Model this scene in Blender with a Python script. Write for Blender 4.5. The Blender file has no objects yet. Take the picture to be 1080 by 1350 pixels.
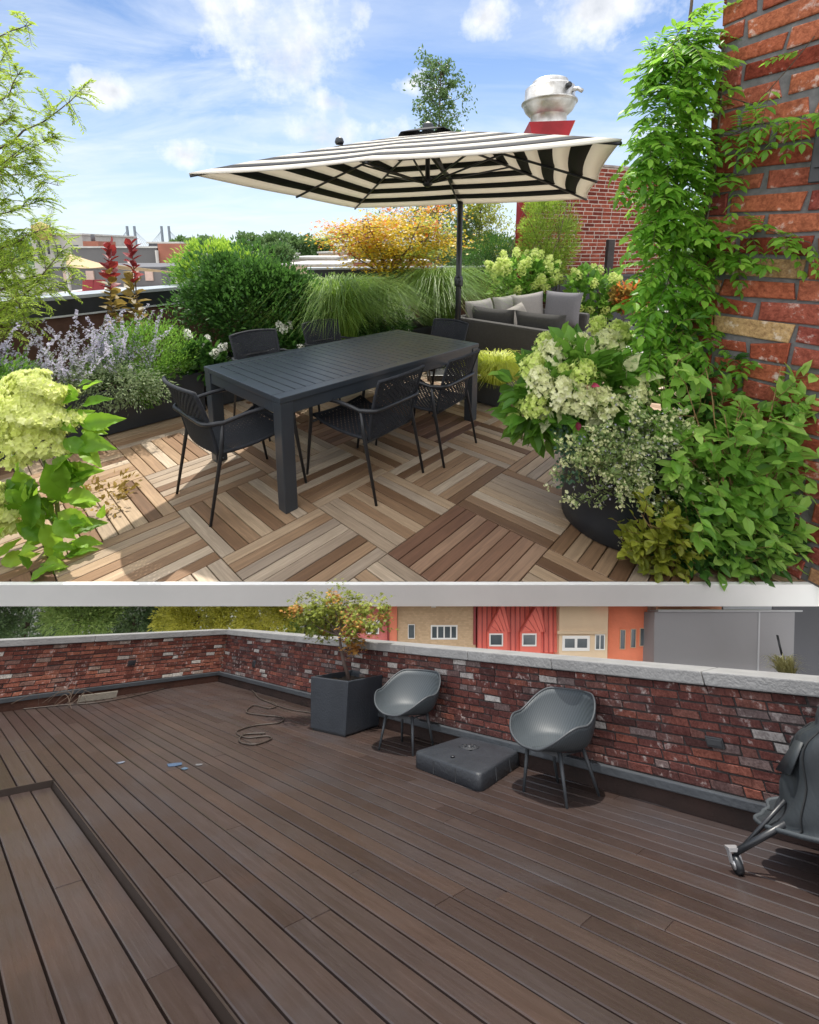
import bpy, bmesh, math, random
import numpy as np
from mathutils import Vector, Matrix
R = math.radians
rng = np.random.default_rng(11)
random.seed(5)
sc = bpy.context.scene
COL = sc.collection

# ------------------------------------------------------------------ camera, sky, sun, exposure
H = 1.5806                    # eye height over the planted terrace
PITCH = 0.17458
cam_d = bpy.data.cameras.new('camera')
cam_d.sensor_width = 36; cam_d.lens = 575 / 1350 * 36
cam_d.shift_y = -245 / 1350
cam_d.clip_start = 0.02; cam_d.clip_end = 6000
cam = bpy.data.objects.new('camera', cam_d); COL.objects.link(cam)
cam.location = (0, 0, H); cam.rotation_euler = (math.pi / 2 - PITCH, 0, 0)
sc.camera = cam
SUN_EL, SUN_AZ = R(59), R(3)          # azimuth clockwise from straight ahead (+Y)
world = bpy.data.worlds.new('World'); sc.world = world; world.use_nodes = True
sun_d = bpy.data.lights.new('sun', 'SUN'); sun_d.energy = 3.3; sun_d.angle = R(0.53); sun_d.color = (1, .95, .86)
sun = bpy.data.objects.new('sun', sun_d); COL.objects.link(sun)
sd = Vector((math.sin(SUN_AZ) * math.cos(SUN_EL), math.cos(SUN_AZ) * math.cos(SUN_EL), math.sin(SUN_EL)))
sun.rotation_euler = sd.to_track_quat('Z', 'Y').to_euler()
sun.location = sd * 50
sc.view_settings.view_transform = 'Standard'; sc.view_settings.look = 'None'
sc.view_settings.exposure = 0.82; sc.view_settings.gamma = 1

class NT:
    """tiny node-tree writer"""
    def __init__(s, t): s.t = t; t.nodes.clear()
    def n(s, typ, **k):
        x = s.t.nodes.new(typ)
        for a, b in k.items():
            if a.startswith('_'): x.inputs[int(a[1:])].default_value = b
            else: setattr(x, a, b)
        return x
    def l(s, a, b): s.t.links.new(a, b)
    def math(s, op, a, b=None, c=None, clamp=False):
        x = s.t.nodes.new('ShaderNodeMath'); x.operation = op; x.use_clamp = clamp
        for i, v in enumerate((a, b, c)):
            if v is None: continue
            if hasattr(v, 'links'): s.l(v, x.inputs[i])
            else: x.inputs[i].default_value = v
        return x.outputs[0]
    def mix(s, f, a, b, blend='MIX'):
        x = s.t.nodes.new('ShaderNodeMix'); x.data_type = 'RGBA'; x.blend_type = blend; x.clamp_factor = True
        for i, v in ((0, f), (6, a), (7, b)):
            if hasattr(v, 'links'): s.l(v, x.inputs[i])
            else: x.inputs[i].default_value = v if i == 0 or len(v) == 4 else (*v, 1)
        return x.outputs[2]
    def ramp(s, f, stops, interp='LINEAR'):
        x = s.t.nodes.new('ShaderNodeValToRGB'); cr = x.color_ramp; cr.interpolation = interp
        while len(cr.elements) < len(stops): cr.elements.new(.5)
        for e, (p, c) in zip(cr.elements, stops): e.position = p; e.color = (*c, 1) if len(c) == 3 else c
        s.l(f, x.inputs[0]); return x.outputs[0]
    def noise(s, vec, scale, detail=4, rough=.55, dist=0):
        x = s.t.nodes.new('ShaderNodeTexNoise'); x.inputs['Scale'].default_value = scale
        x.inputs['Detail'].default_value = detail; x.inputs['Roughness'].default_value = rough
        x.inputs['Distortion'].default_value = dist
        if vec is not None: s.l(vec, x.inputs['Vector'])
        return x.outputs[0]
    def mapping(s, vec, scale=(1, 1, 1), rot=(0, 0, 0), loc=(0, 0, 0)):
        x = s.t.nodes.new('ShaderNodeMapping'); x.inputs['Scale'].default_value = scale
        x.inputs['Rotation'].default_value = rot; x.inputs['Location'].default_value = loc
        s.l(vec, x.inputs['Vector']); return x.outputs[0]

def make_world():
    w = NT(world.node_tree)
    sky = w.n('ShaderNodeTexSky', sky_type='NISHITA', sun_disc=False, sun_elevation=SUN_EL, sun_rotation=SUN_AZ,
              air_density=1.0, dust_density=0.25, ozone_density=2.6)
    tc = w.n('ShaderNodeTexCoord')
    d = tc.outputs['Generated']
    sep = w.n('ShaderNodeSeparateXYZ'); w.l(d, sep.inputs[0])
    z = w.math('MAXIMUM', sep.outputs[2], 0.0)
    den = w.math('ADD', z, .16)
    cx = w.math('DIVIDE', sep.outputs[0], den); cy = w.math('DIVIDE', sep.outputs[1], den)
    cmb = w.n('ShaderNodeCombineXYZ'); w.l(cx, cmb.inputs[0]); w.l(cy, cmb.inputs[1])
    pv = cmb.outputs[0]
    # long wisps and a broken veil
    wisp = w.noise(w.mapping(pv, (.75, 1.5, 1), (0, 0, R(-28))), 1.5, 7, .62, .6)
    wm = w.math('MULTIPLY', w.math('SUBTRACT', wisp, .37), 3.0, clamp=True)
    veil = w.noise(w.mapping(pv, (.5, .5, 1), loc=(3, 1, 0)), .9, 3, .5)
    wm = w.math('MULTIPLY', wm, w.math('MULTIPLY', w.math('SUBTRACT', veil, .2), 2.6, clamp=True), clamp=True)
    # heaped clouds in certain directions
    fine = w.noise(d, 9.0, 8, .6)
    fine2 = w.noise(w.mapping(d, loc=(.02, .0, -.035)), 9.0, 8, .6)
    total = None; under = None
    def dirof(px, py):
        v = Vector(((px - 540) / 575, 1, (430 - py) / 575))
        c, s_ = math.cos(PITCH), math.sin(PITCH)
        return Vector((v.x, c * v.y + s_ * v.z, -s_ * v.y + c * v.z)).normalized()
    for px, py, r, sq in ((372, 66, .118, 1.0), (330, 22, .10, 1.4), (405, 172, .095, 1.5), (520, 176, .05, 1.4), (640, 25, .06, 1.5),
                          (790, 12, .09, 1.3), (548, 108, .045, 1.4), (432, 132, .06, 1.6), (150, 120, .05, 1.6), (250, 205, .05, 1.7), (478, 18, .03, 1.2)):
        v = dirof(px, py)
        sub = w.n('ShaderNodeVectorMath', operation='SUBTRACT'); w.l(d, sub.inputs[0]); sub.inputs[1].default_value = v
        sc_ = w.n('ShaderNodeVectorMath', operation='MULTIPLY'); w.l(sub.outputs[0], sc_.inputs[0]); sc_.inputs[1].default_value = (1 / r, 1 / r, sq * 1.15 / r)
        ln = w.n('ShaderNodeVectorMath', operation='LENGTH'); w.l(sc_.outputs[0], ln.inputs[0])
        m = w.math('SUBTRACT', 1.15, ln.outputs['Value'])
        total = m if total is None else w.math('MAXIMUM', total, m)
    cum = w.math('MULTIPLY', w.math('ADD', total, w.math('MULTIPLY', w.math('SUBTRACT', fine, .525), 5.0)), .85, clamp=True)
    thick = w.math('MULTIPLY', w.math('ADD', w.math('SUBTRACT', total, .35), w.math('MULTIPLY', w.math('SUBTRACT', fine2, .5), 3.4)), .9, clamp=True)
    base = w.mix(1.0, sky.outputs[0], (.66, .74, .84), 'MULTIPLY')
    low = w.math('POWER', w.math('SUBTRACT', 1.0, w.math('MULTIPLY', z, 2.1), clamp=True), 1.5)
    c1 = w.mix(w.math('MULTIPLY', low, .8), base, (5.0, 5.7, 6.5))
    c2 = w.mix(w.math('MULTIPLY', wm, .8), c1, (5.8, 6.2, 6.7))
    white = w.mix(thick, (6.6, 6.7, 6.9), (4.0, 4.25, 4.7))
    c3 = w.mix(cum, c2, white)
    # bright broken cloud added out of view, overhead and behind, as fill light
    fill_bank = w.math('MAXIMUM', w.math('MULTIPLY', w.math('SUBTRACT', .40, sep.outputs[1]), 2.0, clamp=True), w.math('MULTIPLY', w.math('SUBTRACT', sep.outputs[2], .55), 4.0, clamp=True))
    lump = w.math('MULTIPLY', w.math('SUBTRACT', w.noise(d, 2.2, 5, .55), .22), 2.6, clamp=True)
    c3 = w.mix(w.math('MULTIPLY', fill_bank, lump), c3, (13.5, 13.4, 13.4))
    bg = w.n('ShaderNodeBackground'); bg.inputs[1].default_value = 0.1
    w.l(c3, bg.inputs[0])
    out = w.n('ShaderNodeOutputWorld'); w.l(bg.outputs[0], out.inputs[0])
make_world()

# ------------------------------------------------------------------ frames
TILE = .61
YAW = .826947
ORG = np.array([-1.8761, 2.8502])
cU, sU = math.cos(YAW), math.sin(YAW)
def U(p):
    """terrace tile axes (u away-right, v towards the viewer-right) to scene axes"""
    p = np.asarray(p, float); q = p.copy()
    q[..., 0] = ORG[0] + cU * p[..., 0] + sU * p[..., 1]
    q[..., 1] = ORG[1] + sU * p[..., 0] - cU * p[..., 1]
    return q
def at(px, py, y):
    """point seen at (px, py) of the photograph at distance y ahead"""
    v = np.array([(px - 540) / 575, 1, (430 - py) / 575]); c, s = math.cos(PITCH), math.sin(PITCH)
    w = np.array([v[0], c * v[1] + s * v[2], -s * v[1] + c * v[2]])
    return w * (y / w[1]) + [0, 0, H]
# the lower terrace: its own level frame, pitched, small
LS = 0.2; LH = 1.2; LA = math.atan(367 / 575)
ML = Matrix.Translation((0, 0, H)) @ Matrix.Rotation(-(LA + PITCH), 4, 'X') @ Matrix.Translation((0, 0, -LH * LS))
def low(px, py, z=0.0, y=None):
    v = np.array([(px - 540) / 575, 1, (430 - py) / 575]); c, s = math.cos(LA), math.sin(LA)
    w = np.array([v[0], c * v[1] - s * v[2], s * v[1] + c * v[2]])
    t = (z - LH) / w[2] if y is None else y / w[1]
    return w * t + [0, 0, LH]

class FR: low = False
ORI = {}
# ------------------------------------------------------------------ mesh building
class MB:
    def __init__(s, T=None): s.V = []; s.F = []; s.n = 0; s.T = T
    def add(s, v, f, sm=False, mi=0):
        v = np.asarray(v, float).reshape(-1, 3)
        if s.T is not None: v = s.T(v)
        s.V.append(v)
        if isinstance(f, np.ndarray): s.F.append((f + s.n, sm, mi))
        else:
            by = {}
            for q in f: by.setdefault(len(q), []).append(q)
            for q in by.values(): s.F.append((np.array(q) + s.n, sm, mi))
        s.n += len(v); return s
    def box(s, lo, hi, mi=0):
        (a, b, c), (d, e, f) = lo, hi
        s.add([(a, b, c), (d, b, c), (d, e, c), (a, e, c), (a, b, f), (d, b, f), (d, e, f), (a, e, f)],
              [(0, 3, 2, 1), (4, 5, 6, 7), (0, 1, 5, 4), (1, 2, 6, 5), (2, 3, 7, 6), (3, 0, 4, 7)], mi=mi); return s
    def hexa(s, bottom, top, mi=0):
        s.add(list(bottom) + list(top), [(3, 2, 1, 0), (4, 5, 6, 7), (0, 1, 5, 4), (1, 2, 6, 5), (2, 3, 7, 6), (3, 0, 4, 7)], mi=mi); return s
    def prism(s, poly, off, mi=0):
        n = len(poly); p = np.array(poly, float); q = p + np.array(off, float)
        f = [tuple(range(n))[::-1], tuple(range(n, 2 * n))] + [(i, (i + 1) % n, n + (i + 1) % n, n + i) for i in range(n)]
        s.add(np.r_[p, q], f, mi=mi); return s
    def tube(s, pts, r, n=8, cap=True, mi=0, closed=False):
        pts = np.asarray(pts, float); k = len(pts); r = np.broadcast_to(np.asarray(r, float), (k,))
        tan = np.gradient(pts, axis=0) if not closed else np.roll(pts, -1, 0) - np.roll(pts, 1, 0)
        tan /= np.linalg.norm(tan, axis=1)[:, None] + 1e-12
        ref = np.array([0, 0, 1.]) if abs(tan[0][2]) < .9 else np.array([1., 0, 0])
        vs = []; a = np.arange(n) * 2 * math.pi / n
        u = np.cross(tan[0], ref)
        for i in range(k):
            u = u - tan[i] * (u @ tan[i]); u /= np.linalg.norm(u) + 1e-12
            w = np.cross(tan[i], u)
            vs.append(pts[i] + r[i] * (np.cos(a)[:, None] * u + np.sin(a)[:, None] * w))
        f = []
        for i in range(k if closed else k - 1):
            j = (i + 1) % k
            for q in range(n): f.append((i * n + q, i * n + (q + 1) % n, j * n + (q + 1) % n, j * n + q))
        if cap and not closed: f += [tuple(range(n))[::-1], tuple(range((k - 1) * n, k * n))]
        s.add(np.concatenate(vs), f, True, mi); return s
    def lathe(s, prof, c=(0, 0, 0), n=32, mi=0, cap=True):
        prof = np.array(prof, float); k = len(prof); a = np.arange(n) * 2 * math.pi / n
        v = np.concatenate([np.c_[p[0] * np.cos(a) + c[0], p[0] * np.sin(a) + c[1], np.full(n, p[1] + c[2])] for p in prof])
        f = [(i * n + q, i * n + (q + 1) % n, (i + 1) * n + (q + 1) % n, (i + 1) * n + q) for i in range(k - 1) for q in range(n)]
        if cap: f += [tuple(range(n))[::-1], tuple(range((k - 1) * n, k * n))]
        s.add(v, f, True, mi); return s
    def grid(s, P, sm=True, mi=0):
        P = np.asarray(P, float); a, b = P.shape[:2]; i = np.arange(a * b).reshape(a, b)
        f = np.stack([i[:-1, :-1], i[1:, :-1], i[1:, 1:], i[:-1, 1:]], -1).reshape(-1, 4)
        s.add(P.reshape(-1, 3), f, sm, mi); return s
    def build(s, name, mats, parent=None, bevel=0, seg=2, loc=None, solid=0, flat=False):
        V = np.concatenate(s.V)
        if parent is not None: o0 = ORI.get(parent.name, np.zeros(3))
        else: o0 = np.zeros(3) if loc is None else np.asarray(loc, float)
        V = V - o0
        if FR.low: V = V * LS
        me = bpy.data.meshes.new(name)
        lv = np.concatenate([f.reshape(-1) for f, _, _ in s.F]).astype(np.int32)
        tot = np.concatenate([np.full(len(f), f.shape[1]) for f, _, _ in s.F]).astype(np.int32)
        sm = np.concatenate([np.full(len(f), b and not flat) for f, b, _ in s.F])
        mi = np.concatenate([np.full(len(f), m) for f, _, m in s.F]).astype(np.int32)
        me.vertices.add(len(V)); me.vertices.foreach_set('co', V.astype(np.float32).ravel())
        me.loops.add(len(lv)); me.loops.foreach_set('vertex_index', lv)
        me.polygons.add(len(tot)); me.polygons.foreach_set('loop_start', np.r_[0, np.cumsum(tot)[:-1]].astype(np.int32))
        me.polygons.foreach_set('use_smooth', sm); me.polygons.foreach_set('material_index', mi)
        me.update(calc_edges=True); me.validate()
        for m in (mats if isinstance(mats, (list, tuple)) else [mats]): me.materials.append(m)
        if bevel:
            bm = bmesh.new(); bm.from_mesh(me)
            bevel_ = bevel * (LS if FR.low else 1)
            ed = [e for e in bm.edges if len(e.link_faces) == 2 and e.calc_face_angle(0) > .5]
            bmesh.ops.bevel(bm, geom=ed, offset=bevel_, segments=seg, affect='EDGES', profile=.6, clamp_overlap=True)
            bm.to_mesh(me); bm.free()
        o = bpy.data.objects.new(name, me); COL.objects.link(o)
        if solid:
            md = o.modifiers.new('thickness', 'SOLIDIFY'); md.thickness = solid * (LS if FR.low else 1); md.offset = 0
        if parent is not None:
            o.parent = parent; ORI[o.name] = o0
        else:
            place(o, o0); ORI[o.name] = o0
        return o
def place(o, p, rz=0):
    p = np.asarray(p, float)
    if FR.low: o.matrix_world = ML @ Matrix.Translation(Vector(p * LS)) @ Matrix.Rotation(rz, 4, 'Z')
    else: o.matrix_world = Matrix.Translation(Vector(p)) @ Matrix.Rotation(rz, 4, 'Z')
def tag(o, label=None, cat=None, group=None, kind=None):
    if label: o['label'] = label
    if cat: o['category'] = cat
    if group: o['group'] = group
    if kind: o['kind'] = kind
    return o
def thing(name, label, cat, loc=(0, 0, 0), group=None):
    o = bpy.data.objects.new(name, None); o.empty_display_size = .05; COL.objects.link(o)
    place(o, loc); ORI[o.name] = np.asarray(loc, float)
    return tag(o, label, cat, group)
def copy_thing(root, loc, rz, label, group=None):
    r = root.copy(); COL.objects.link(r); place(r, loc, rz); r['label'] = label
    if group: r['group'] = group
    for ch in root.children:
        c = ch.copy(); COL.objects.link(c); c.parent = r
        for g in ch.children:
            e = g.copy(); COL.objects.link(e); e.parent = c
    return r

# ------------------------------------------------------------------ materials
MATS = {}
def newmat(name):
    m = bpy.data.materials.new(name); m.use_nodes = True
    return m, NT(m.node_tree)
def finish(t, col, rough=.5, metal=0, bump=None, bs=.2, bd=.01, spec=.5, extra=None):
    b = t.n('ShaderNodeBsdfPrincipled')
    for k, v in (('Base Color', col), ('Roughness', rough), ('Metallic', metal), ('Specular IOR Level', spec)):
        if hasattr(v, 'links'): t.l(v, b.inputs[k])
        else: b.inputs[k].default_value = (*v, 1) if k == 'Base Color' and len(v) == 3 else v
    if bump is not None:
        bp = t.n('ShaderNodeBump'); bp.inputs['Strength'].default_value = bs; bp.inputs['Distance'].default_value = bd
        t.l(bump, bp.inputs['Height']); t.l(bp.outputs[0], b.inputs['Normal'])
    o = t.n('ShaderNodeOutputMaterial'); t.l(b.outputs[0], o.inputs[0]); return b
def paint(name, col, rough=.5, metal=0, var=.12, scale=6, bump=.1, spec=.5):
    """painted or cast surface with a little wear and unevenness"""
    if name in MATS: return MATS[name]
    m, t = newmat(name); tc = t.n('ShaderNodeTexCoord').outputs['Object']
    n1 = t.noise(tc, scale, 5, .6); n2 = t.noise(tc, scale * 9, 3, .6)
    c = t.mix(t.math('MULTIPLY', t.math('SUBTRACT', n1, .35), 2, clamp=True), tuple(x * (1 - var) for x in col), tuple(min(1, x * (1 + var)) for x in col))
    rg = t.math('ADD', t.math('MULTIPLY', n1, .2), rough - .1)
    finish(t, c, rg, metal, n2, bump, .003, spec); MATS[name] = m; return m
def foliage(name, dark, mid, light, trans=.35, rough=.45, speck=None):
    if name in MATS: return MATS[name]
    m, t = newmat(name); g = t.n('ShaderNodeNewGeometry')
    rnd = g.outputs['Random Per Island']
    tc = t.n('ShaderNodeTexCoord').outputs['Object']
    clump = t.noise(tc, 2.2 / (LS if FR.low else 1) if not FR.low else 14, 2, .5)
    f = t.math('ADD', t.math('MULTIPLY', rnd, .7), t.math('MULTIPLY', t.math('SUBTRACT', clump, .35), .9), clamp=True)
    c = t.ramp(f, [(0.05, dark), (.5, mid), (.97, light)])
    if speck: c = t.mix(t.math('MULTIPLY', t.math('SUBTRACT', t.noise(tc, 55, 3, .7), .54), 9, clamp=True), c, speck)
    p = t.n('ShaderNodeBsdfPrincipled'); t.l(c, p.inputs['Base Color']); p.inputs['Roughness'].default_value = rough
    p.inputs['Specular IOR Level'].default_value = .35
    tr = t.n('ShaderNodeBsdfTranslucent'); t.l(t.mix(.5, c, tuple(min(1, x * 1.6) for x in light)), tr.inputs[0])
    mx = t.n('ShaderNodeMixShader'); mx.inputs[0].default_value = trans
    t.l(p.outputs[0], mx.inputs[1]); t.l(tr.outputs[0], mx.inputs[2])
    o = t.n('ShaderNodeOutputMaterial'); t.l(mx.outputs[0], o.inputs[0]); MATS[name] = m; return m
def wood(name, stops, rot, scale=1.0, rough=.55, spec=.4, stain=None, bloom=None):
    """boards: one tone per board, grain along the board"""
    if name in MATS: return MATS[name]
    m, t = newmat(name); tc = t.n('ShaderNodeTexCoord').outputs['Object']
    rnd = t.n('ShaderNodeNewGeometry').outputs['Random Per Island']
    cmb = t.n('ShaderNodeCombineXYZ'); t.l(t.math('MULTIPLY', rnd, 37.0), cmb.inputs[2])
    av = t.n('ShaderNodeVectorMath', operation='ADD')
    t.l(t.mapping(t.mapping(tc, (1, 1, 1), (0, 0, rot)), (scale * 1.6, scale * 30, scale * 4)), av.inputs[0]); t.l(cmb.outputs[0], av.inputs[1])
    gr = t.noise(av.outputs[0], 2.6, 6, .65, .7)
    blot = t.noise(t.mapping(tc, (scale, scale, scale)), 2.4, 4, .6)
    c = t.ramp(rnd, stops)
    c = t.mix(t.math('MULTIPLY', t.math('SUBTRACT', gr, .42), 3.0, clamp=True), t.mix(.38, c, (.02, .012, .008), 'MIX'), c)
    c = t.mix(t.math('MULTIPLY', t.math('SUBTRACT', blot, .45), 1.6, clamp=True), c, t.mix(1, c, stain or (.72, .66, .62), 'MULTIPLY'))
    if bloom:
        for col, sc_, th in bloom: c = t.mix(t.math('MULTIPLY', t.math('SUBTRACT', t.noise(tc, sc_, 5, .62, .4), th), 3.5, clamp=True), c, t.mix(.55, c, col))
    finish(t, c, t.math('ADD', t.math('MULTIPLY', gr, .25), rough - .12), 0, gr, .25, .004 * (1 / scale), spec); MATS[name] = m; return m
def brickmat(name, stops, white, soot, scale=1.0, whiteamt=.5, sootamt=.5):
    if name in MATS: return MATS[name]
    m, t = newmat(name); tc = t.n('ShaderNodeTexCoord').outputs['Object']
    rnd = t.n('ShaderNodeNewGeometry').outputs['Random Per Island']
    c = t.ramp(rnd, stops, 'LINEAR')
    cmb = t.n('ShaderNodeCombineXYZ'); t.l(t.math('MULTIPLY', rnd, 19.0), cmb.inputs[0])
    av = t.n('ShaderNodeVectorMath', operation='ADD'); t.l(tc, av.inputs[0]); t.l(cmb.outputs[0], av.inputs[1])
    n1 = t.noise(av.outputs[0], 14 * scale, 6, .68); n2 = t.noise(tc, 2.2 * scale, 5, .6); n3 = t.noise(av.outputs[0], 60 * scale, 4, .7)
    c = t.mix(t.math('MULTIPLY', t.math('SUBTRACT', t.math('ADD', t.math('MULTIPLY', n3, .6), t.math('MULTIPLY', n1, .4)), .40), 5, clamp=True), t.mix(1, c, (.5, .46, .46), 'MULTIPLY'), c)
    wf = t.math('MULTIPLY', t.math('SUBTRACT', t.math('ADD', n1, t.math('MULTIPLY', n2, .35)), .86 - .1 * whiteamt), 7, clamp=True)
    c = t.mix(t.math('MULTIPLY', wf, .85), c, white)
    sf = t.math('MULTIPLY', t.math('SUBTRACT', n2, .62 - .15 * sootamt), 4, clamp=True)
    c = t.mix(t.math('MULTIPLY', sf, .75), c, soot)
    finish(t, c, .95, 0, t.math('ADD', n1, t.math('MULTIPLY', n3, .7)), .9, .008 / scale, .12); MATS[name] = m; return m

# ------------------------------------------------------------------ leaves
def unit(a): return a / (np.linalg.norm(a, axis=-1, keepdims=True) + 1e-9)
def rdir(n): return unit(rng.normal(size=(n, 3)))
def leaves(mb, P, A, L, W, kind='f', N=None, droop=.15):
    """leaf-sized faces: P base points, A axis directions, L lengths, W widths"""
    n = len(P)
    if n == 0: return
    A = unit(np.asarray(A, float)); L = np.broadcast_to(L, (n,))[:, None]; W = np.broadcast_to(W, (n,))[:, None]
    if N is None: N = rdir(n) + [0, 0, .9]
    S = unit(np.cross(A, N)); N = np.cross(S, A)
    i = np.arange(n)[:, None]
    if kind == 'd':
        v = np.stack([P, P + A * L * .5 + S * W * .5, P + A * L - N * L * droop, P + A * L * .5 - S * W * .5], 1)
        mb.add(v.reshape(-1, 3), i * 4 + np.array([[0, 1, 2, 3]]), False)
    elif kind == 'f':
        M1 = P + A * L * .3 - N * L * droop * .1; M2 = P + A * L * .66 - N * L * droop * .45; U1 = N * W * .16
        v = np.stack([P, M1 + S * W * .46 + U1, M2 + S * W * .42 + U1, P + A * L - N * L * droop, M2 - S * W * .42 + U1, M1 - S * W * .46 + U1, M1, M2], 1)
        mb.add(v.reshape(-1, 3), np.concatenate([i * 8 + np.array([[1, 2, 7, 6]]), i * 8 + np.array([[6, 7, 4, 5]])]), False)
        mb.F.append((np.concatenate([i * 8 + np.array([q]) for q in ([0, 1, 6], [2, 3, 7], [7, 3, 4], [0, 6, 5])]) + mb.n - len(v) * 8, False, 0))
    elif kind == 'star':
        ang = np.array([0, 26, 48, 76, 100, 180, -100, -76, -48, -26]) * math.pi / 180
        rad = np.array([1, .42, .85, .38, .58, .12, .58, .38, .85, .42])
        v = np.stack([P + A * L * .35 + L * r * .6 * (math.cos(a) * A + math.sin(a) * S) - N * L * .1 * r for a, r in zip(ang, rad)], 1)
        mb.add(v.reshape(-1, 3), i * 10 + np.arange(10)[None], False)
    elif kind == 'big':
        ts = np.linspace(0, 1, 15); ws = np.interp(ts, [0, .12, .3, .5, .7, .88, 1.0], [.05, .32, .48, .46, .30, .12, .0])
        rows = []
        for q, (t, wv) in enumerate(zip(ts, ws)):
            c = P + A * L * t - N * L * droop * 1.6 * t * t
            wob = np.sin(t * 19 + i * 1.7) * .05; rg = .045 * wv * (1 if q % 2 else -1)      # raised side veins, wavy rim
            tooth = 1 + (.05 if q % 2 else -.05)
            for sg, m in ((1, 1.), (1, .5), (0, 0.), (-1, .5), (-1, 1.)):
                rows.append(c + A * L * .05 * m + S * W * wv * m * sg * (tooth if m == 1 else 1) + N * W * (.44 * wv * m + (wob * m * sg) + (rg * 2 if m == .5 else 0)))
        v = np.stack(rows, 1); k = len(ts) * 5
        f = []
        for r in range(len(ts) - 1):
            for q in range(4): f.append(i * k + np.array([[r * 5 + q, r * 5 + q + 1, r * 5 + q + 6, r * 5 + q + 5]]))
        mb.add(v.reshape(-1, 3), np.concatenate(f), True)
def ell(n, c, r, shell=.45):
    d = rdir(n); q = shell + (1 - shell) * rng.random(n) ** .6
    return np.asarray(c) + d * q[:, None] * np.asarray(r), d
def shrub(mb, c, r, clumps, per, L, W, kind='f', cr=.3, up=.5, shell=.5, flat=1.0, zmin=None, droop=.15):
    """uneven crown: clumps of leaves through an ellipsoid, with gaps between them"""
    C, D = ell(clumps, c, r, shell)
    s = np.asarray(r, float).mean() * cr * (.6 + .8 * rng.random(clumps))
    idx = np.repeat(np.arange(clumps), per); n = len(idx)
    d = rdir(n); P = C[idx] + d * (s[idx] * rng.random(n) ** .45)[:, None] * [1, 1, flat]
    A = d * .8 + D[idx] * .7 + rdir(n) * .5 + [0, 0, up]
    if zmin is not None: P[:, 2] = np.maximum(P[:, 2], zmin + rng.random(n) * .05)
    leaves(mb, P, A, L * (.6 + .7 * rng.random(n)), W * (.6 + .7 * rng.random(n)), kind, droop=droop)
    return C
def limb(mb, p0, p1, r0, r1, bend=.12, n=6, k=6):
    p0, p1 = np.asarray(p0, float), np.asarray(p1, float); t = np.linspace(0, 1, n)[:, None]
    L = np.linalg.norm(p1 - p0); off = rng.normal(size=3) * bend * L
    pts = p0 + (p1 - p0) * t + off * np.sin(t * math.pi) * .5 + rng.normal(size=(n, 3)) * bend * L * .08 * np.sin(t * math.pi)
    mb.tube(pts, np.linspace(r0, r1, n), k); return pts
def blades(mb, base, n, spread, height, width, seg=7, arch=.7, lean=(0, 0)):
    """arching grass blades from a tuft"""
    az = rng.random(n) * 2 * math.pi; rad = spread * np.sqrt(rng.random(n)) * .28
    P0 = np.asarray(base) + np.c_[np.cos(az) * rad, np.sin(az) * rad, np.zeros(n)]
    az2 = az + rng.normal(size=n) * .7; d = np.c_[np.cos(az2), np.sin(az2), np.zeros(n)] + [lean[0], lean[1], 0]
    hh = height * (.55 + .5 * rng.random(n)); out = spread * (.35 + .75 * rng.random(n)) * (.4 + arch)
    t = np.linspace(0, 1, seg)
    side = np.c_[-d[:, 1], d[:, 0], np.zeros(n)]
    wv = width * (1 - t ** 2.2) + width * .06
    Z = hh[:, None] * (np.sin(np.minimum(t * (.75 + .45 * arch), 1.25) * math.pi / 1.55))[None] 
    X = out[:, None] * (t ** 1.7)[None]
    c = P0[:, None] + d[:, None] * X[..., None] + np.array([0, 0, 1.])[None, None] * Z[..., None]
    l = c + side[:, None] * wv[None, :, None] * .5; r = c - side[:, None] * wv[None, :, None] * .5
    v = np.stack([l, r], 2).reshape(n, seg * 2, 3)
    i = np.arange(n)[:, None]; f = np.concatenate([i * seg * 2 + np.array([[2 * q, 2 * q + 1, 2 * q + 3, 2 * q + 2]]) for q in range(seg - 1)])
    mb.add(v.reshape(-1, 3), f, True)
def florets(mb, P, D, size, petals=4, cup=.25):
    n = len(P); D = unit(D); ref = rdir(n); X = unit(np.cross(D, ref)); Y = np.cross(D, X)
    s = size * (.75 + .5 * rng.random(n))[:, None]
    i = np.arange(n)[:, None]; vs = [P - D * s * .1]; fs = []
    k = 1 + petals * 3
    for q in range(petals):
        a = q * 2 * math.pi / petals
        d = math.cos(a) * X + math.sin(a) * Y; e = -math.sin(a) * X + math.cos(a) * Y
        vs += [P + s * (d * .45 - e * .42) + D * s * cup * .5, P + s * d * .98 + D * s * cup, P + s * (d * .45 + e * .42) + D * s * cup * .5]
        fs.append(i * k + np.array([[0, 1 + q * 3, 2 + q * 3, 3 + q * 3]]))
    mb.add(np.stack(vs, 1).reshape(-1, 3), np.concatenate(fs), False)
def panicle(mb, c, ax, L, Rw, n, size):
    """cone of florets along axis ax"""
    ax = unit(np.asarray(ax, float)); t = rng.random(n) ** .8
    d = rdir(n); d = d - np.outer(d @ ax, ax); d = unit(d)
    prof = Rw * np.sqrt(np.clip(1 - (t - .28) ** 2 / np.where(t > .28, .56, .13), 0.02, 1)) * (.8 + .28 * np.sin(t * 17 + np.arctan2(d[:, 1], d[:, 0]) * 3))
    P = np.asarray(c) + np.outer(t * L, ax) + d * (prof * (.72 + .3 * rng.random(n)))[:, None]
    florets(mb, P, d + ax * .35 + rdir(n) * .35, size)

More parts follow.
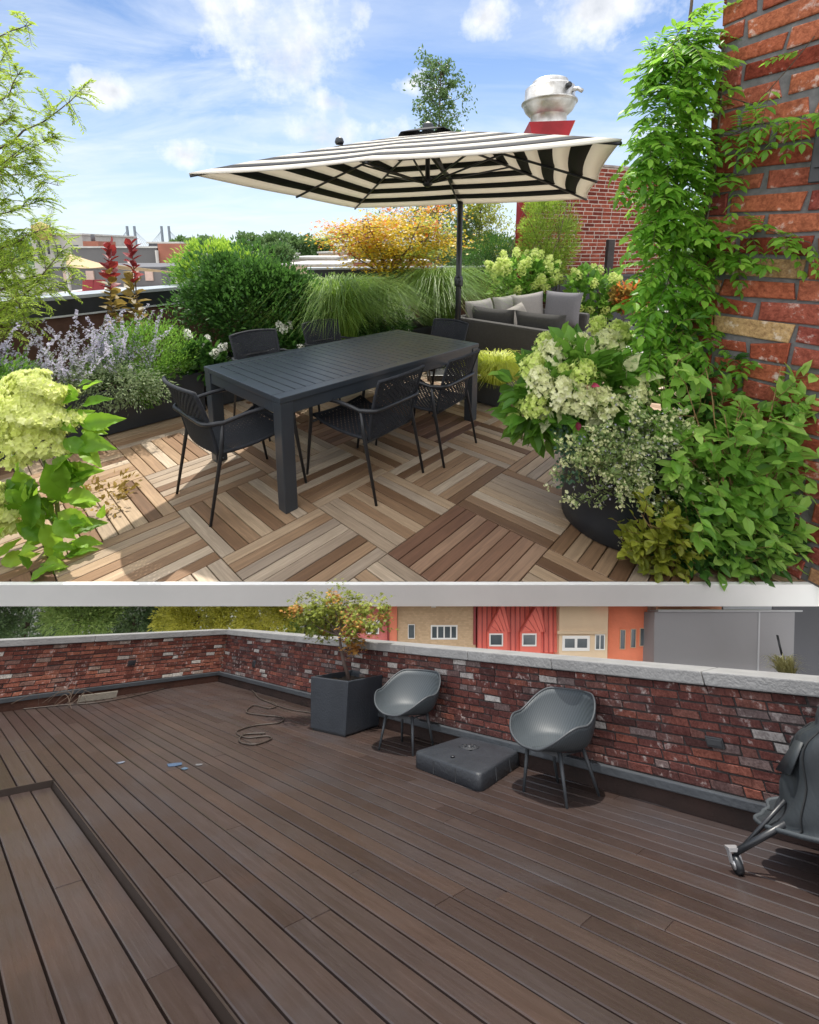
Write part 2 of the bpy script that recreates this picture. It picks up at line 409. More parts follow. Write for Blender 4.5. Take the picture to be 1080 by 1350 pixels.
# ------------------------------------------------------------------ brickwork
def bricks(mb, o, a, n, length, height, bl, bh, gap, proud, mortar=None, jit=.06, top=None, start=0.0):
    """running-bond bricks on a wall face: o origin, a along, n outward normal"""
    o, a, n = (np.asarray(x, float) for x in (o, a, n)); up = np.array([0, 0, 1.])
    rows = int(height / bh); vs = []
    for r in range(rows):
        z0 = r * bh + gap / 2; z1 = (r + 1) * bh - gap / 2
        x = -bl * (.5 if r % 2 else 0) - rng.random() * bl * .16
        while x < length:
            L = bl * (1 + rng.normal() * .05)
            if rng.random() < .1: L *= .52
            x0, x1 = max(0, x + gap / 2), min(length, x + L - gap / 2); x += L
            if x1 - x0 < bl * .08: continue
            j = rng.normal(size=(4, 2)) * bh * jit; p = proud * (.55 + .8 * rng.random()); b = bh * .055
            q = [(x0, z0), (x1, z0), (x1, z1), (x0, z1)]
            back = [o + a * (X + J[0]) + up * (Z + J[1]) - n * .002 for (X, Z), J in zip(q, j)]
            mid = [o + a * (X + J[0]) + up * (Z + J[1]) + n * (p - b * .6) for (X, Z), J in zip(q, j)]
            ins = [(b, b), (-b, b), (-b, -b), (b, -b)]
            fr = [o + a * (X + J[0] + I[0]) + up * (Z + J[1] + I[1]) + n * p for (X, Z), J, I in zip(q, j, ins)]
            vs.append(back + mid + fr)
    v = np.array(vs).reshape(-1, 3); i = np.arange(len(vs))[:, None] * 12
    f = [i + np.array([[8, 9, 10, 11]])]
    for s in (0, 4):
        for k in range(4): f.append(i + np.array([[s + k, s + (k + 1) % 4, s + 4 + (k + 1) % 4, s + 4 + k]]))
    mb.add(v, np.concatenate(f), False)
# ================================================================== UPPER TERRACE: setting
EDGE = 1.86                                  # near edge of the roof slab
m_fascia = paint('white_fascia', (.86, .86, .84), .55, 0, .05, 3)
m_concrete = paint('pale_concrete', (.5, .49, .46), .8, 0, .15, 2, .3)
tag(MB().box((-7.5, EDGE, -.115), (8.5, 11.2, -.045)).build('roof_slab', m_concrete), kind='structure')
tag(MB().box((-7.5, EDGE - .022, -.118), (8.5, EDGE - .002, .002)).build('slab_edge', m_fascia, bevel=.003), kind='structure')
def make_deck():
    stops = [(0, (.15, .08, .042)), (.18, (.28, .165, .09)), (.4, (.43, .29, .175)), (.62, (.51, .375, .245)), (.8, (.36, .285, .215)), (1, (.60, .48, .35))]
    m0 = wood('deck_tile_along', stops, -(YAW), 1.0); m1 = wood('deck_tile_across', stops, -(YAW + math.pi / 2), 1.0)
    red = [(0, (.13, .065, .04)), (.4, (.22, .115, .07)), (.75, (.30, .17, .105)), (1, (.40, .26, .17))]
    m2 = wood('deck_tile_along_reddish', red, -(YAW), 1.0); m3 = wood('deck_tile_across_reddish', red, -(YAW + math.pi / 2), 1.0)
    mb = MB(U); ns = 8; g = .0055
    for i in range(-9, 16):
        for j in range(-6, 12):
            p = U(np.array([(i + .5) * TILE, (j + .5) * TILE, 0]))
            if p[1] < EDGE - .5 or p[1] > 10.9 or abs(p[0]) > 6.6: continue
            dk = 2 if (i, j) in ((1, 3), (3, 1), (5, 2), (-2, 1), (2, 0)) or rng.random() < .07 else 0
            for k in range(ns):
                a0, a1 = k * TILE / ns + g / 2, (k + 1) * TILE / ns - g / 2
                z1 = rng.normal() * .0007; c = .0022
                if (i + j) % 2 == 0: x0, x1, y0, y1 = i * TILE + g / 2, (i + 1) * TILE - g / 2, j * TILE + a0, j * TILE + a1
                else: x0, x1, y0, y1 = i * TILE + a0, i * TILE + a1, j * TILE + g / 2, (j + 1) * TILE - g / 2
                v = [(x0, y0, -.03), (x1, y0, -.03), (x1, y1, -.03), (x0, y1, -.03), (x0, y0, z1 - c), (x1, y0, z1 - c), (x1, y1, z1 - c), (x0, y1, z1 - c),
                     (x0 + c, y0 + c, z1), (x1 - c, y0 + c, z1), (x1 - c, y1 - c, z1), (x0 + c, y1 - c, z1)]
                f = [(8, 11, 10, 9)] + [(s + q, s + 4 + q, s + 4 + (q + 1) % 4, s + (q + 1) % 4) for s in (0, 4) for q in range(4)]
                mb.add(v, np.array([x for x in f]), False, (i + j) % 2 + dk)
    o = mb.build('terrace_deck', [m0, m1, m2, m3])
    bm = bmesh.new(); bm.from_mesh(o.data)
    bmesh.ops.bisect_plane(bm, geom=bm.verts[:] + bm.edges[:] + bm.faces[:], plane_co=(0, EDGE, 0), plane_no=(0, 1, 0), clear_inner=True)
    bm.to_mesh(o.data); bm.free()
    tag(o, kind='structure')
make_deck()
def make_ground():
    m, t = newmat('city_ground'); tc = t.n('ShaderNodeTexCoord').outputs['Object']
    n = t.noise(tc, .02, 5, .6); n2 = t.noise(tc, .15, 4, .6)
    c = t.ramp(n, [(.3, (.06, .09, .04)), (.5, (.16, .16, .14)), (.7, (.30, .29, .27))])
    finish(t, t.mix(t.math('MULTIPLY', n2, .5), c, (.12, .13, .10)), .9)
    tag(MB().add([(-2600, -60, -14), (2600, -60, -14), (2600, 5000, -14), (-2600, 5000, -14)], [(0, 1, 2, 3)]).build('ground', m), kind='structure')
    m2 = paint('pale_bounce_surface', (.52, .51, .48), .9, 0, .2, 1.5, .4)
    tag(MB().box((-14, -14, -6.5), (14, -.9, -4.5)).build('bounce_slab', m2), kind='structure')  # unseen pale block added behind the viewer to bounce light forward
make_ground()

m_black = paint('black_powder_coat', (.018, .02, .024), .38, 0, .2, 8, .15)
m_navy = paint('charcoal_blue_aluminium', (.034, .042, .052), .32, 0, .06, 9, .03)
m_planter = paint('anthracite_planter', (.022, .027, .034), .42, 0, .2, 5, .2)
m_soil = paint('dark_soil', (.03, .02, .014), .95, 0, .4, 20, 1)
m_bark = paint('grey_brown_bark', (.12, .085, .06), .9, 0, .35, 14, 1)
m_twig = paint('green_stem', (.16, .2, .06), .6, 0, .3, 20, .3)

# ------------------------------------------------------------------ table and chairs
def make_table():
    t = thing('dining_table', 'long charcoal slatted aluminium dining table on square legs', 'table', U([1.45, .62, 0]))
    u0, u1, v0, v1, z = .43, 2.47, .1, 1.14, .735
    f = MB(U); w = .085
    for lo, hi in (((u0, v0, z - .035), (u1, v0 + w, z)), ((u0, v1 - w, z - .035), (u1, v1, z)), ((u0, v0 + w + .001, z - .035), (u0 + w, v1 - w - .001, z)), ((u1 - w, v0 + w + .001, z - .035), (u1, v1 - w - .001, z))): f.box(lo, hi)
    f.build('tabletop_frame', m_navy, t, bevel=.004)
    s = MB(U); n = 25; a, b = u0 + w + .004, u1 - w - .004; d = (b - a) / n
    for k in range(n): s.box((a + k * d + .0045, v0 + w + .002, z - .028), (a + (k + 1) * d - .0045, v1 - w - .002, z - .001))
    s.build('slats', m_navy, t, bevel=.002, seg=1)
    ap = MB(U); q = .012
    for lo, hi in (((u0 + .086, v0 + q, z - .115), (u1 - .086, v0 + q + .03, z - .037)), ((u0 + .086, v1 - q - .03, z - .115), (u1 - .086, v1 - q, z - .037)),
                   ((u0 + q, v0 + .086, z - .115), (u0 + q + .03, v1 - .086, z - .037)), ((u1 - q - .03, v0 + .086, z - .115), (u1 - q, v1 - .086, z - .037))): ap.box(lo, hi)
    ap.build('apron', m_navy, t, bevel=.003)
    for a in (u0 + .003, u1 - .088):
        for b in (v0 + .003, v1 - .088):
            MB(U).box((a, b, 0), (a + .085, b + .085, z - .037)).build('leg', m_navy, t, bevel=.005)
make_table()

m_rope = paint('charcoal_woven_rope', (.026, .029, .036), .75, 0, .3, 30, .5, .3)
def weave(S, ns, nt, wd):
    """woven rope surface: strands along both directions with open gaps, S(s,t)->point"""
    mb = MB(); e = 1e-3
    def nrm(s, t):
        a = S(s + e, t) - S(s - e, t); b = S(s, t + e) - S(s, t - e); return unit(np.cross(a, b))
    for k in range(ns):
        s = (k + .5) / ns; ts = np.linspace(.01, .99, nt + 1)
        rows = []
        for q, t in enumerate(ts):
            o = nrm(s, t) * .0028 * (1 if (q + k) % 2 else -1)
            rows.append([S(s - wd / ns, t) + o, S(s + wd / ns, t) + o])
        mb.grid(rows)
    for k in range(nt):
        t = (k + .5) / nt; ss = np.linspace(.01, .99, ns + 1)
        rows = []
        for q, s in enumerate(ss):
            o = nrm(s, t) * .0028 * (-1 if (q + k) % 2 else 1)
            rows.append([S(s, t - wd / nt) + o, S(s, t + wd / nt) + o])
        mb.grid(rows)
    return mb
def make_dining_chair():
    t = thing('dining_chair', 'charcoal woven rope armchair at the near left end of the dining table', 'chair', (0, 0, 0), 'woven armchairs around the dining table')
    def seat(s, q):      # s across, q front to back
        x = (s - .5) * (.47 - .04 * q); y = .27 - .50 * q
        return np.array([x, y, .445 - .035 * math.sin(q * math.pi * .8) - .018 * (1 - (2 * s - 1) ** 2) - .02 * q + .012 * (q < .08)])
    def back(s, q):      # q from seat up
        x = (s - .5) * (.43 + .03 * q); y = -.225 - .055 * q - .05 * q * q - .045 * (1 - (2 * s - 1) ** 2) * (.6 + .4 * q)
        return np.array([x, y, .40 + .40 * q + .012 * math.sin(s * math.pi) * q])
    weave(seat, 26, 26, .42).build('seat', m_rope, t)
    weave(back, 26, 24, .40).build('backrest', m_rope, t)
    e = MB(); ts = np.linspace(0, 1, 14)
    e.tube([seat(0, q) for q in ts] + [back(0, q) for q in ts[1:]] + [back(s, 1) for s in ts[1:]] + [back(1, q) for q in ts[::-1][1:]] + [seat(1, q) for q in ts[::-1][1:]] + [seat(s, 0) for s in ts[::-1][1:-1]], .011, 8, closed=True)
    e.build('edge_rim', m_rope, t)
    a = MB(); k = []
    for x in np.linspace(0, 1, 9): k.append((.275 - .01 * x, .22 - .42 * x, .60 + .02 * math.sin(x * math.pi)))
    side = np.array(k); ar = np.linspace(0, math.pi / 2, 7)[1:]
    cor = np.array([(.265 - .085 + .085 * math.cos(q), -.20 - .10 * math.sin(q), .605) for q in ar])
    right = np.r_[side, cor]; left = right[::-1] * [-1, 1, 1]
    a.tube(np.r_[[(.268, .255, .56)], right, left, [(-.268, .255, .56)]], .0135, 10)
    a.build('armrest', m_black, t)
    for s in (-1, 1):
        MB().tube([(s * .268, .255, .565), (s * .262, .265, .44), (s * .258, .335, .0)], [.012, .013, .009], 8).build('leg', m_black, t)
        MB().tube([(s * .262, -.205, .60), (s * .25, -.215, .44), (s * .255, -.315, .0)], [.012, .013, .009], 8).build('leg', m_black, t)
    b = MB()
    b.tube([(-.255, .262, .415), (.255, .262, .415)], .010, 6); b.tube([(-.245, -.205, .375), (.245, -.205, .375)], .010, 6)
    b.build('seat_rail', m_black, t)
    return t
chair0 = make_dining_chair()
yaw_u = YAW                                   # +u direction measured from +X
def chair_at(u, v, face, label, first=False, turn=0):
    # face: direction the sitter looks, in tile axes
    d = U(np.array([face[0], face[1], 0.])) - U(np.zeros(3)); rz = math.atan2(d[1], d[0]) - math.pi / 2 + turn
    p = U(np.array([u, v, 0.]))
    if first: place(chair0, p, rz); chair0['label'] = label
    else: copy_thing(chair0, p, rz, label)
chair_at(.39, .66, (1, 0), 'woven rope armchair at the near left end of the table, side on', True)
chair_at(1.09, 1.13, (0, -1), 'woven rope armchair on the near side, back to us, nearer the left table leg', turn=.1)
chair_at(1.75, 1.14, (0, -1), 'woven rope armchair on the near side, beside the right front table leg', turn=.12)
chair_at(1.16, -.2, (0, 1), 'woven rope armchair on the far side of the table, in front of the boxwood')
chair_at(1.96, -.25, (0, 1), 'woven rope armchair on the far side of the table, in front of the tall grass')
chair_at(2.62, .45, (-1, 0), 'woven rope armchair at the far right end of the table, before the umbrella pole')

# ------------------------------------------------------------------ umbrella
def make_umbrella():
    A, B, C, D = np.array([-1.64, 3.4]), np.array([1.09, 2.38]), np.array([1.96, 5.0]), np.array([-.74, 6.1])
    cen = (A + B + C + D) / 4
    base = np.array([.62, 5.52])
    t = thing('cantilever_umbrella', 'large square cantilever parasol with black and white stripes over the dining table', 'umbrella', (*base, 0))
    m_bl, tb = newmat('black_canvas'); tcb = tb.n('ShaderNodeTexCoord').outputs['Object']; finish(tb, (.014, .015, .018), .8, 0, tb.noise(tcb, 300, 2), .15, .001, .2)
    m_wh, tw = newmat('ivory_canvas'); p = tw.n('ShaderNodeBsdfPrincipled'); p.inputs['Base Color'].default_value = (.74, .71, .65, 1); p.inputs['Roughness'].default_value = .8; p.inputs['Specular IOR Level'].default_value = .2
    tr = tw.n('ShaderNodeBsdfTranslucent'); tr.inputs[0].default_value = (.8, .75, .66, 1)
    mx = tw.n('ShaderNodeMixShader'); mx.inputs[0].default_value = .42; tw.l(p.outputs[0], mx.inputs[1]); tw.l(tr.outputs[0], mx.inputs[2])
    o = tw.n('ShaderNodeOutputMaterial'); tw.l(mx.outputs[0], o.inputs[0])
    zr, ze = 2.62, 2.14
    def P(a, b):     # a,b in [-1,1] over the square
        w = [(1 - a) * (1 - b), (1 + a) * (1 - b), (1 + a) * (1 + b), (1 - a) * (1 + b)]
        xy = sum(q * k for q, k in zip((A, B, C, D), w)) / 4
        m = max(abs(a), abs(b)); n = min(abs(a), abs(b))
        f = abs(2 * n / max(m, 1e-6) - 1) if m > 1e-6 else 1     # 1 on a rib, 0 between ribs
        sag = (1 - f * f) * .022 * m * m
        q = 1 - sag * .9
        xy = cen + (xy - cen) * q
        return np.array([*xy, ze + (zr - ze) * (1 - m ** 1.12) - sag * .55])
    cp = MB(); NR, NS = 13, 12
    for side in range(4):
        for r in range(NR):
            m0, m1 = (r + (.25 if r == 0 else 0)) / NR, (r + 1) / NR
            rows = []
            for m in (m0, (m0 + m1) / 2, m1):
                row = []
                for k in range(NS + 1):
                    s = -1 + 2 * k / NS
                    a, b = [(s * m, -m), (m, s * m), (-s * m, m), (-m, -s * m)][side]
                    row.append(P(a, b))
                rows.append(row)
            cp.grid(rows, True, 0 if r % 2 else 1)
    canopy = cp.build('canopy', [m_bl, m_wh], t, solid=.003)
    hem = MB(); ks = [(-1 + 2 * k / 16, -1) for k in range(16)] + [(1, -1 + 2 * k / 16) for k in range(16)] + [(1 - 2 * k / 16, 1) for k in range(16)] + [(-1, 1 - 2 * k / 16) for k in range(16)]
    hem.tube([P(a, b) - [0, 0, .004] for a, b in ks], .006, 6, closed=True); hem.build('hem', m_wh, canopy)
    v = MB(); rows = []
    for m in (.05, .12, .16):
        rows.append([P(*q) + [0, 0, .055 - .1 * m] for q in [(m * math.cos(x) * 1.2, m * math.sin(x) * 1.2) for x in np.linspace(0, 2 * math.pi, 25)]])
    v.grid(rows); v.build('vent', m_bl, canopy, solid=.003)
    hub = np.array([*cen, zr - .06]); run = np.array([*cen, 2.18])
    MB().lathe([(.035, .09), (.05, .07), (.055, -.02), (.022, -.04), (.022, -.38), (.045, -.39), (.045, -.45), (.02, -.47)], (*cen, zr), 16).build('hub', m_black, t)
    for a, b in ((-1, -1), (0, -1), (1, -1), (1, 0), (1, 1), (0, 1), (-1, 1), (-1, 0)):
        e = MB(); pts = [P(a * m, b * m) - [0, 0, .022] for m in np.linspace(.03, 1, 12)]
        e.tube(pts, .0115, 6)
        rib = e.build('rib', m_black, t)
        MB().tube([run, P(a * .46, b * .46) - [0, 0, .03]], .0095, 6).build('strut', m_black, rib)
    MB().tube([(*base, 0), (*base, 1.2), (*base, 2.2)], .036, 14).build('pole', m_black, t)
    arm = MB(); top = np.array([*base, 2.2])
    arm.tube([top + [0, 0, -.05], top + [0, 0, .03], top * .75 + (hub + [0, 0, -.1]) * .25 + [0, 0, .06], top * .4 + (hub + [0, 0, -.1]) * .6 + [0, 0, .03], hub + [0, 0, -.08]], .026, 12)
    arm.build('arm', m_black, t)
    h = MB(); h.lathe([(.05, 0), (.055, .02), (.055, .1), (.045, .13)], (base[0], base[1], 1.12), 16); h.tube([(base[0], base[1] - .05, 1.18), (base[0] + .01, base[1] - .13, 1.2), (base[0] + .01, base[1] - .14, 1.1)], .01, 6)
    h.build('crank', m_black, t)
    MB().box((base[0] - .4, base[1] - .4, 0.001), (base[0] + .4, base[1] + .4, .07)).build('base_plate', m_black, t, bevel=.01)
    c = MB(); c.lathe([(.03, 0), (.04, .02), (.03, .05), (.01, .06)], P(-.42, -.42) + [0, 0, .01], 10); c.build('finial', m_black, canopy)
make_umbrella()

# ------------------------------------------------------------------ sofa
m_sofa = paint('charcoal_outdoor_fabric', (.075, .073, .07), .9, 0, .15, 40, .4, .2)
m_cush = paint('grey_cushion_fabric', (.25, .235, .22), .92, 0, .12, 60, .4, .2)
m_cushd = paint('slate_cushion_fabric', (.15, .147, .155), .92, 0, .12, 60, .4, .2)
m_cushl = paint('stone_cushion_fabric', (.27, .25, .225), .92, 0, .1, 60, .4, .2)
def pillow(mb, c, ax, ay, sx, sy, th):
    """stuffed cushion: centre c, in-plane unit axes ax, ay, sizes"""
    c, ax, ay = np.asarray(c, float), unit(np.asarray(ax, float)), unit(np.asarray(ay, float)); nz = np.cross(ax, ay)
    n = 15; g = np.linspace(-1, 1, n)
    for s in (1, -1):
        P = np.zeros((n, n, 3))
        for i, a in enumerate(g):
            for j, b in enumerate(g):
                e = max(0, (1 - a ** 4)) ** .5 * max(0, (1 - b ** 4)) ** .5
                pin = 1 - .07 * (1 - a * a) * abs(b) ** 3 ; pin2 = 1 - .07 * (1 - b * b) * abs(a) ** 3
                P[i, j] = c + ax * a * sx / 2 * pin2 + ay * b * sy / 2 * pin + nz * s * th / 2 * e
        mb.grid(P if s > 0 else P[::-1])
def make_sofa():
    t = thing('sectional_sofa', 'low charcoal grey fabric sectional sofa behind the dining table', 'sofa', U([4.6, .6, 0]))
    MB(U).box((3.92, -.1, .06), (4.72, 1.34, .3)).box((4.73, -.1, .06), (5.5, .62, .3)).build('base', m_sofa, t, bevel=.02)
    MB(U).hexa([(3.88, -.16, .04), (3.985, -.16, .04), (3.985, 1.3, .04), (3.88, 1.3, .04)], [(3.83, -.16, .69), (3.94, -.16, .69), (3.94, 1.3, .66), (3.83, 1.3, .66)]).build('back_panel', m_sofa, t, bevel=.03)
    MB(U).hexa([(4.0, -.2, .04), (5.95, -.2, .04), (5.95, -.1, .04), (4.0, -.1, .04)], [(4.0, -.25, .68), (5.95, -.25, .68), (5.95, -.14, .68), (4.0, -.14, .68)]).build('back_panel', m_sofa, t, bevel=.03)
    MB(U).hexa([(5.5, -.09, .04), (5.62, -.09, .04), (5.62, .98, .04), (5.5, .98, .04)], [(5.5, -.09, .66), (5.62, -.09, .66), (5.62, .98, .66), (5.5, .98, .66)]).build('back_panel', m_sofa, t, bevel=.03)
    MB(U).hexa([(3.9, 1.305, .04), (4.7, 1.305, .04), (4.7, 1.41, .04), (3.9, 1.41, .04)], [(3.86, 1.305, .67), (4.7, 1.305, .56), (4.7, 1.42, .56), (3.86, 1.42, .67)]).build('armrest', m_sofa, t, bevel=.03)
    for lo, hi in (((4.0, -.05, .30), (4.74, .62, .46)), ((4.0, .63, .30), (4.74, 1.29, .46)), ((4.75, -.05, .30), (5.48, .62, .46))):
        MB(U).box(lo, hi).build('seat_cushion', m_cush, t, bevel=.04, seg=3)
    e = lambda a, b, c: U(np.array([a, b, c], float))
    dirv = lambda a, b, c: U(np.array([a, b, c], float)) - U(np.zeros(3)) 
    for v in (.3, .96):
        mb = MB(); pillow(mb, e(4.06, v, .64), dirv(0, 1, 0), dirv(-.18, 0, 1), .66, .4, .17); mb.build('back_cushion', m_sofa, t)
    for u, sx in ((4.25, .62), (4.95, .66)):
        mb = MB(); pillow(mb, e(u, -.02, .68), dirv(1, 0, 0), dirv(0, -.22, 1), sx, .44, .17); mb.build('back_cushion', m_cush, t)
    for nm, lab, c, ax, ay, s, m in (
        ('throw_pillow', 'large dark grey square pillow at the right end of the sofa', e(5.36, .66, .72), dirv(0, 1, 0), dirv(.2, 0, 1), .56, m_cushd),
        ('throw_pillow', 'mid grey square pillow leaning in the corner of the sofa', e(5.2, .2, .70), dirv(.75, .7, 0.15), dirv(.16, -.2, 1), .5, m_cush),
        ('throw_pillow', 'small pale stone coloured pillow lying on the sofa', e(4.86, .2, .60), dirv(1, .3, .3), dirv(-.3, -.25, .8), .4, m_cushl)):
        mb = MB(); pillow(mb, c, ax, ay, s, s * .92, .18); tag(mb.build(nm, m, loc=c), lab, 'pillow', 'pillows on the sofa')
make_sofa()
mb = MB(U).box((5.0, 1.55, .26), (5.75, 2.15, .32)); tb_ = thing('coffee_table', 'low pale grey coffee table beside the sofa, half hidden by the hydrangea', 'table', U([5.4, 1.85, 0]))
mb.build('tabletop', m_concrete, tb_, bevel=.01)
for a in (5.04, 5.66):
    for b in (1.59, 2.06): MB(U).box((a, b, 0), (a + .05, b + .05, .26)).build('leg', m_black, tb_)

# ------------------------------------------------------------------ planters
def box_planter(name, label, T, u0, u1, v0, v1, h, mat, taper=0.0, group=None, wall=.025):
    c = np.array([(u0 + u1) / 2, (v0 + v1) / 2, 0.]); c = T(c) if T else c
    t = thing(name, label, 'planter', c, group)
    b = MB(T); k = taper
    o = [(u0 + k, v0 + k), (u1 - k, v0 + k), (u1 - k, v1 - k), (u0 + k, v1 - k)]; q = [(u0, v0), (u1, v0), (u1, v1), (u0, v1)]
    w = wall; i = [(u0 + w, v0 + w), (u1 - w, v0 + w), (u1 - w, v1 - w), (u0 + w, v1 - w)]
    V = [(*p, .012) for p in o] + [(*p, h) for p in q] + [(*p, h) for p in i] + [(*p, h - .07) for p in i]
    F = [(3, 2, 1, 0)] + [(s + a, s + (a + 1) % 4, s + 4 + (a + 1) % 4, s + 4 + a) for s in (0, 4, 8) for a in range(4)]
    b.add(V, F); b.build('box', mat, t, bevel=.006)
    sg = MB(T); n = 9; P = np.zeros((n, n, 3))
    for a in range(n):
        for d in range(n): P[a, d] = (u0 + w * 1.1 + (u1 - u0 - 2.2 * w) * a / (n - 1), v0 + w * 1.1 + (v1 - v0 - 2.2 * w) * d / (n - 1), h - .055 + rng.normal() * .008)
    sg.grid(P); sg.build('soil', m_soil, t)
    return t
LG = 'long dark planter boxes along the parapet'
box_planter('planter_box', 'long low anthracite planter box holding the lavender sage, at the left', U, -2.6, .84, -1.5, -.97, .40, m_planter, 0, LG)
box_planter('planter_box', 'long low anthracite planter box under the boxwood behind the chairs', U, .90, 2.3, -1.6, -.97, .40, m_planter, 0, LG)
box_planter('planter_box', 'long low anthracite planter box under the ornamental grasses', U, 2.36, 5.6, -1.7, -.97, .40, m_planter, 0, LG)
box_planter('square_planter', 'small square dark planter filled with bright yellow grass', U, 2.83, 3.16, .82, 1.17, .24, paint('dark_grey_planter', (.05, .055, .06), .5, 0, .15, 8), .02)
def round_pot():
    c = (1.28, 2.37, 0)
    t = thing('round_pot', 'big round navy planter overflowing with hydrangea and catmint', 'planter', c)
    MB().lathe([(.34, .004), (.352, .012), (.355, .1), (.362, .545), (.372, .55), (.372, .575), (.345, .575), (.34, .5)], c, 56, cap=False).build('pot', m_planter, t)
    MB().lathe([(.0, .51), (.34, .505)], c, 40, cap=False).build('soil', m_soil, t)
round_pot()
# ================================================================== UPPER TERRACE: plants
G = lambda *a: tuple(a)
f_fresh = foliage('fresh_green_leaves', (.04, .12, .014), (.11, .27, .03), (.26, .44, .07), .4)
f_lime = foliage('lime_leaves', (.12, .24, .02), (.24, .40, .04), (.42, .58, .08))
f_dark = foliage('deep_green_leaves', (.014, .05, .01), (.04, .12, .02), (.10, .22, .04), .3)
f_feather = foliage('yellow_green_feathery_leaves', (.10, .19, .018), (.24, .36, .035), (.44, .54, .08), .45)
f_grey = foliage('grey_green_leaves', (.07, .11, .05), (.15, .21, .10), (.28, .34, .18))
f_grass = foliage('grass_blades', (.05, .13, .015), (.13, .25, .03), (.27, .40, .07), .35)
f_hak = foliage('golden_grass_blades', (.28, .36, .02), (.50, .58, .05), (.70, .74, .14), .4)
f_lav = foliage('lavender_florets', (.34, .32, .46), (.52, .49, .62), (.70, .67, .76), .3)
f_pan = foliage('lime_white_florets', (.42, .56, .10), (.62, .74, .20), (.80, .84, .38), .35)
f_panw = foliage('cream_florets', (.52, .58, .22), (.74, .76, .40), (.84, .84, .60), .35)
f_white = foliage('white_florets', (.66, .68, .56), (.78, .79, .70), (.86, .86, .82), .3)
f_mgold = foliage('golden_maple_leaves', (.36, .22, .01), (.56, .38, .02), (.72, .52, .05), .4)
f_mred = foliage('coral_maple_leaves', (.40, .07, .015), (.56, .15, .03), (.68, .26, .07), .4)
f_red = foliage('crimson_leaves', (.09, .008, .014), (.22, .02, .025), (.40, .06, .05), .25)
f_bronze = foliage('bronze_leaves', (.12, .09, .02), (.24, .17, .04), (.38, .26, .06), .35)
f_cal = foliage('cream_speckled_leaves', (.55, .58, .28), (.70, .72, .42), (.80, .80, .58), .4, .45, (.16, .30, .06))
f_far = foliage('distant_tree_leaves', (.045, .09, .03), (.085, .16, .05), (.15, .24, .08), .25)
f_chart = foliage('chartreuse_leaves', (.16, .20, .02), (.28, .34, .04), (.44, .48, .09), .4)

def sage():
    b0 = U(np.array([-.45, -1.22, .36]))
    t = thing('russian_sage', 'tall airy silver lavender sage spilling from the left planter', 'plant', b0)
    st, fl, lf = MB(), MB(), MB()
    for k in range(190):
        p0 = U(np.array([rng.uniform(-1.5, .42), rng.uniform(-1.42, -1.0), .36]))
        L = rng.uniform(.35, .85); az = rng.uniform(0, 6.28); tilt = rng.uniform(.05, .75)
        d = np.array([math.cos(az) * tilt + .15, math.sin(az) * tilt - .12, 1.]); d = unit(d)
        q = np.linspace(0, 1, 7)[:, None]; pts = p0 + d * L * q + np.array([d[0], d[1], -.25]) * L * .3 * q ** 2
        st.tube(pts, np.linspace(.003, .0012, 7), 4, cap=False)
        m = int(105 * L); s = rng.uniform(.38, 1, m)
        P = np.array([np.interp(s, q[:, 0], pts[:, i]) for i in range(3)]).T
        w = (.028 * (1.12 - s) + .006)[:, None]
        P2 = P + rdir(m) * w; florets(fl, P2, rdir(m) + d * .5, .0105, 3)
        m = 22; s = rng.uniform(.05, .5, m); P = np.array([np.interp(s, q[:, 0], pts[:, i]) for i in range(3)]).T
        leaves(lf, P, rdir(m) + [0, 0, .5], .05, .014, 'd')
    st.build('stems', f_grey, t); fl.build('flowers', f_lav, t); lf.build('leaves', f_grey, t)
sage()
def plain(name, label, cat, c, groups, stems=None, group=None):
    """a bushy plant: leaf masses (material, list of shrub calls) and a few stems"""
    t = thing(name, label, cat, c, group)
    for nm, m, calls in groups:
        mb = MB()
        for a in calls: shrub(mb, **a)
        mb.build(nm, m, t)
    if stems is not None:
        s = MB()
        for p0, p1, r in stems: limb(s, p0, p1, r, r * .35, .15)
        s.build('stems', m_bark, t)
    return t
def S(c, r, clumps, per, L, W, **k): return dict(c=c, r=r, clumps=clumps, per=per, L=L, W=W, **k)
def stems_to(c, r, n, z0, rad=.008):
    c = np.asarray(c); return [((c[0] + rng.normal() * .06, c[1] + rng.normal() * .06, z0), c + rdir(1)[0] * np.asarray(r) * .7, rad) for _ in range(n)]
c = U(np.array([.42, -1.2, .62])); plain('artemisia_shrub', 'feathery bright green shrub between the lavender and the first chair', 'shrub', (c[0], c[1], .36),
    [('foliage', f_fresh, [S(c, (.42, .3, .30), 120, 70, .035, .010, kind='d', cr=.33, up=.9), S(c - [.05, .25, .22], (.32, .14, .2), 40, 60, .035, .012, kind='d', cr=.35, up=-.3)])], stems_to(c, (.4, .3, .3), 14, .36, .005))
c = U(np.array([-.75, -1.05, .55])); plain('catmint_plant', 'loose green underplanting below the lavender at the far left', 'plant', (c[0], c[1], .36),
    [('foliage', f_fresh, [S(c, (.5, .28, .24), 90, 60, .04, .014, kind='d', cr=.35, up=.5)])], stems_to(c, (.4, .3, .2), 8, .36, .004))
c = U(np.array([.1, -1.0, .5])); plain('trailing_plant', 'dusty green trailing plant hanging over the planter rim', 'plant', (c[0], c[1], .36),
    [('foliage', f_grey, [S(c - [0, .1, .06], (.55, .16, .17), 80, 45, .028, .013, kind='d', cr=.3, up=-.2)])], stems_to(c, (.4, .15, .1), 6, .36, .004))
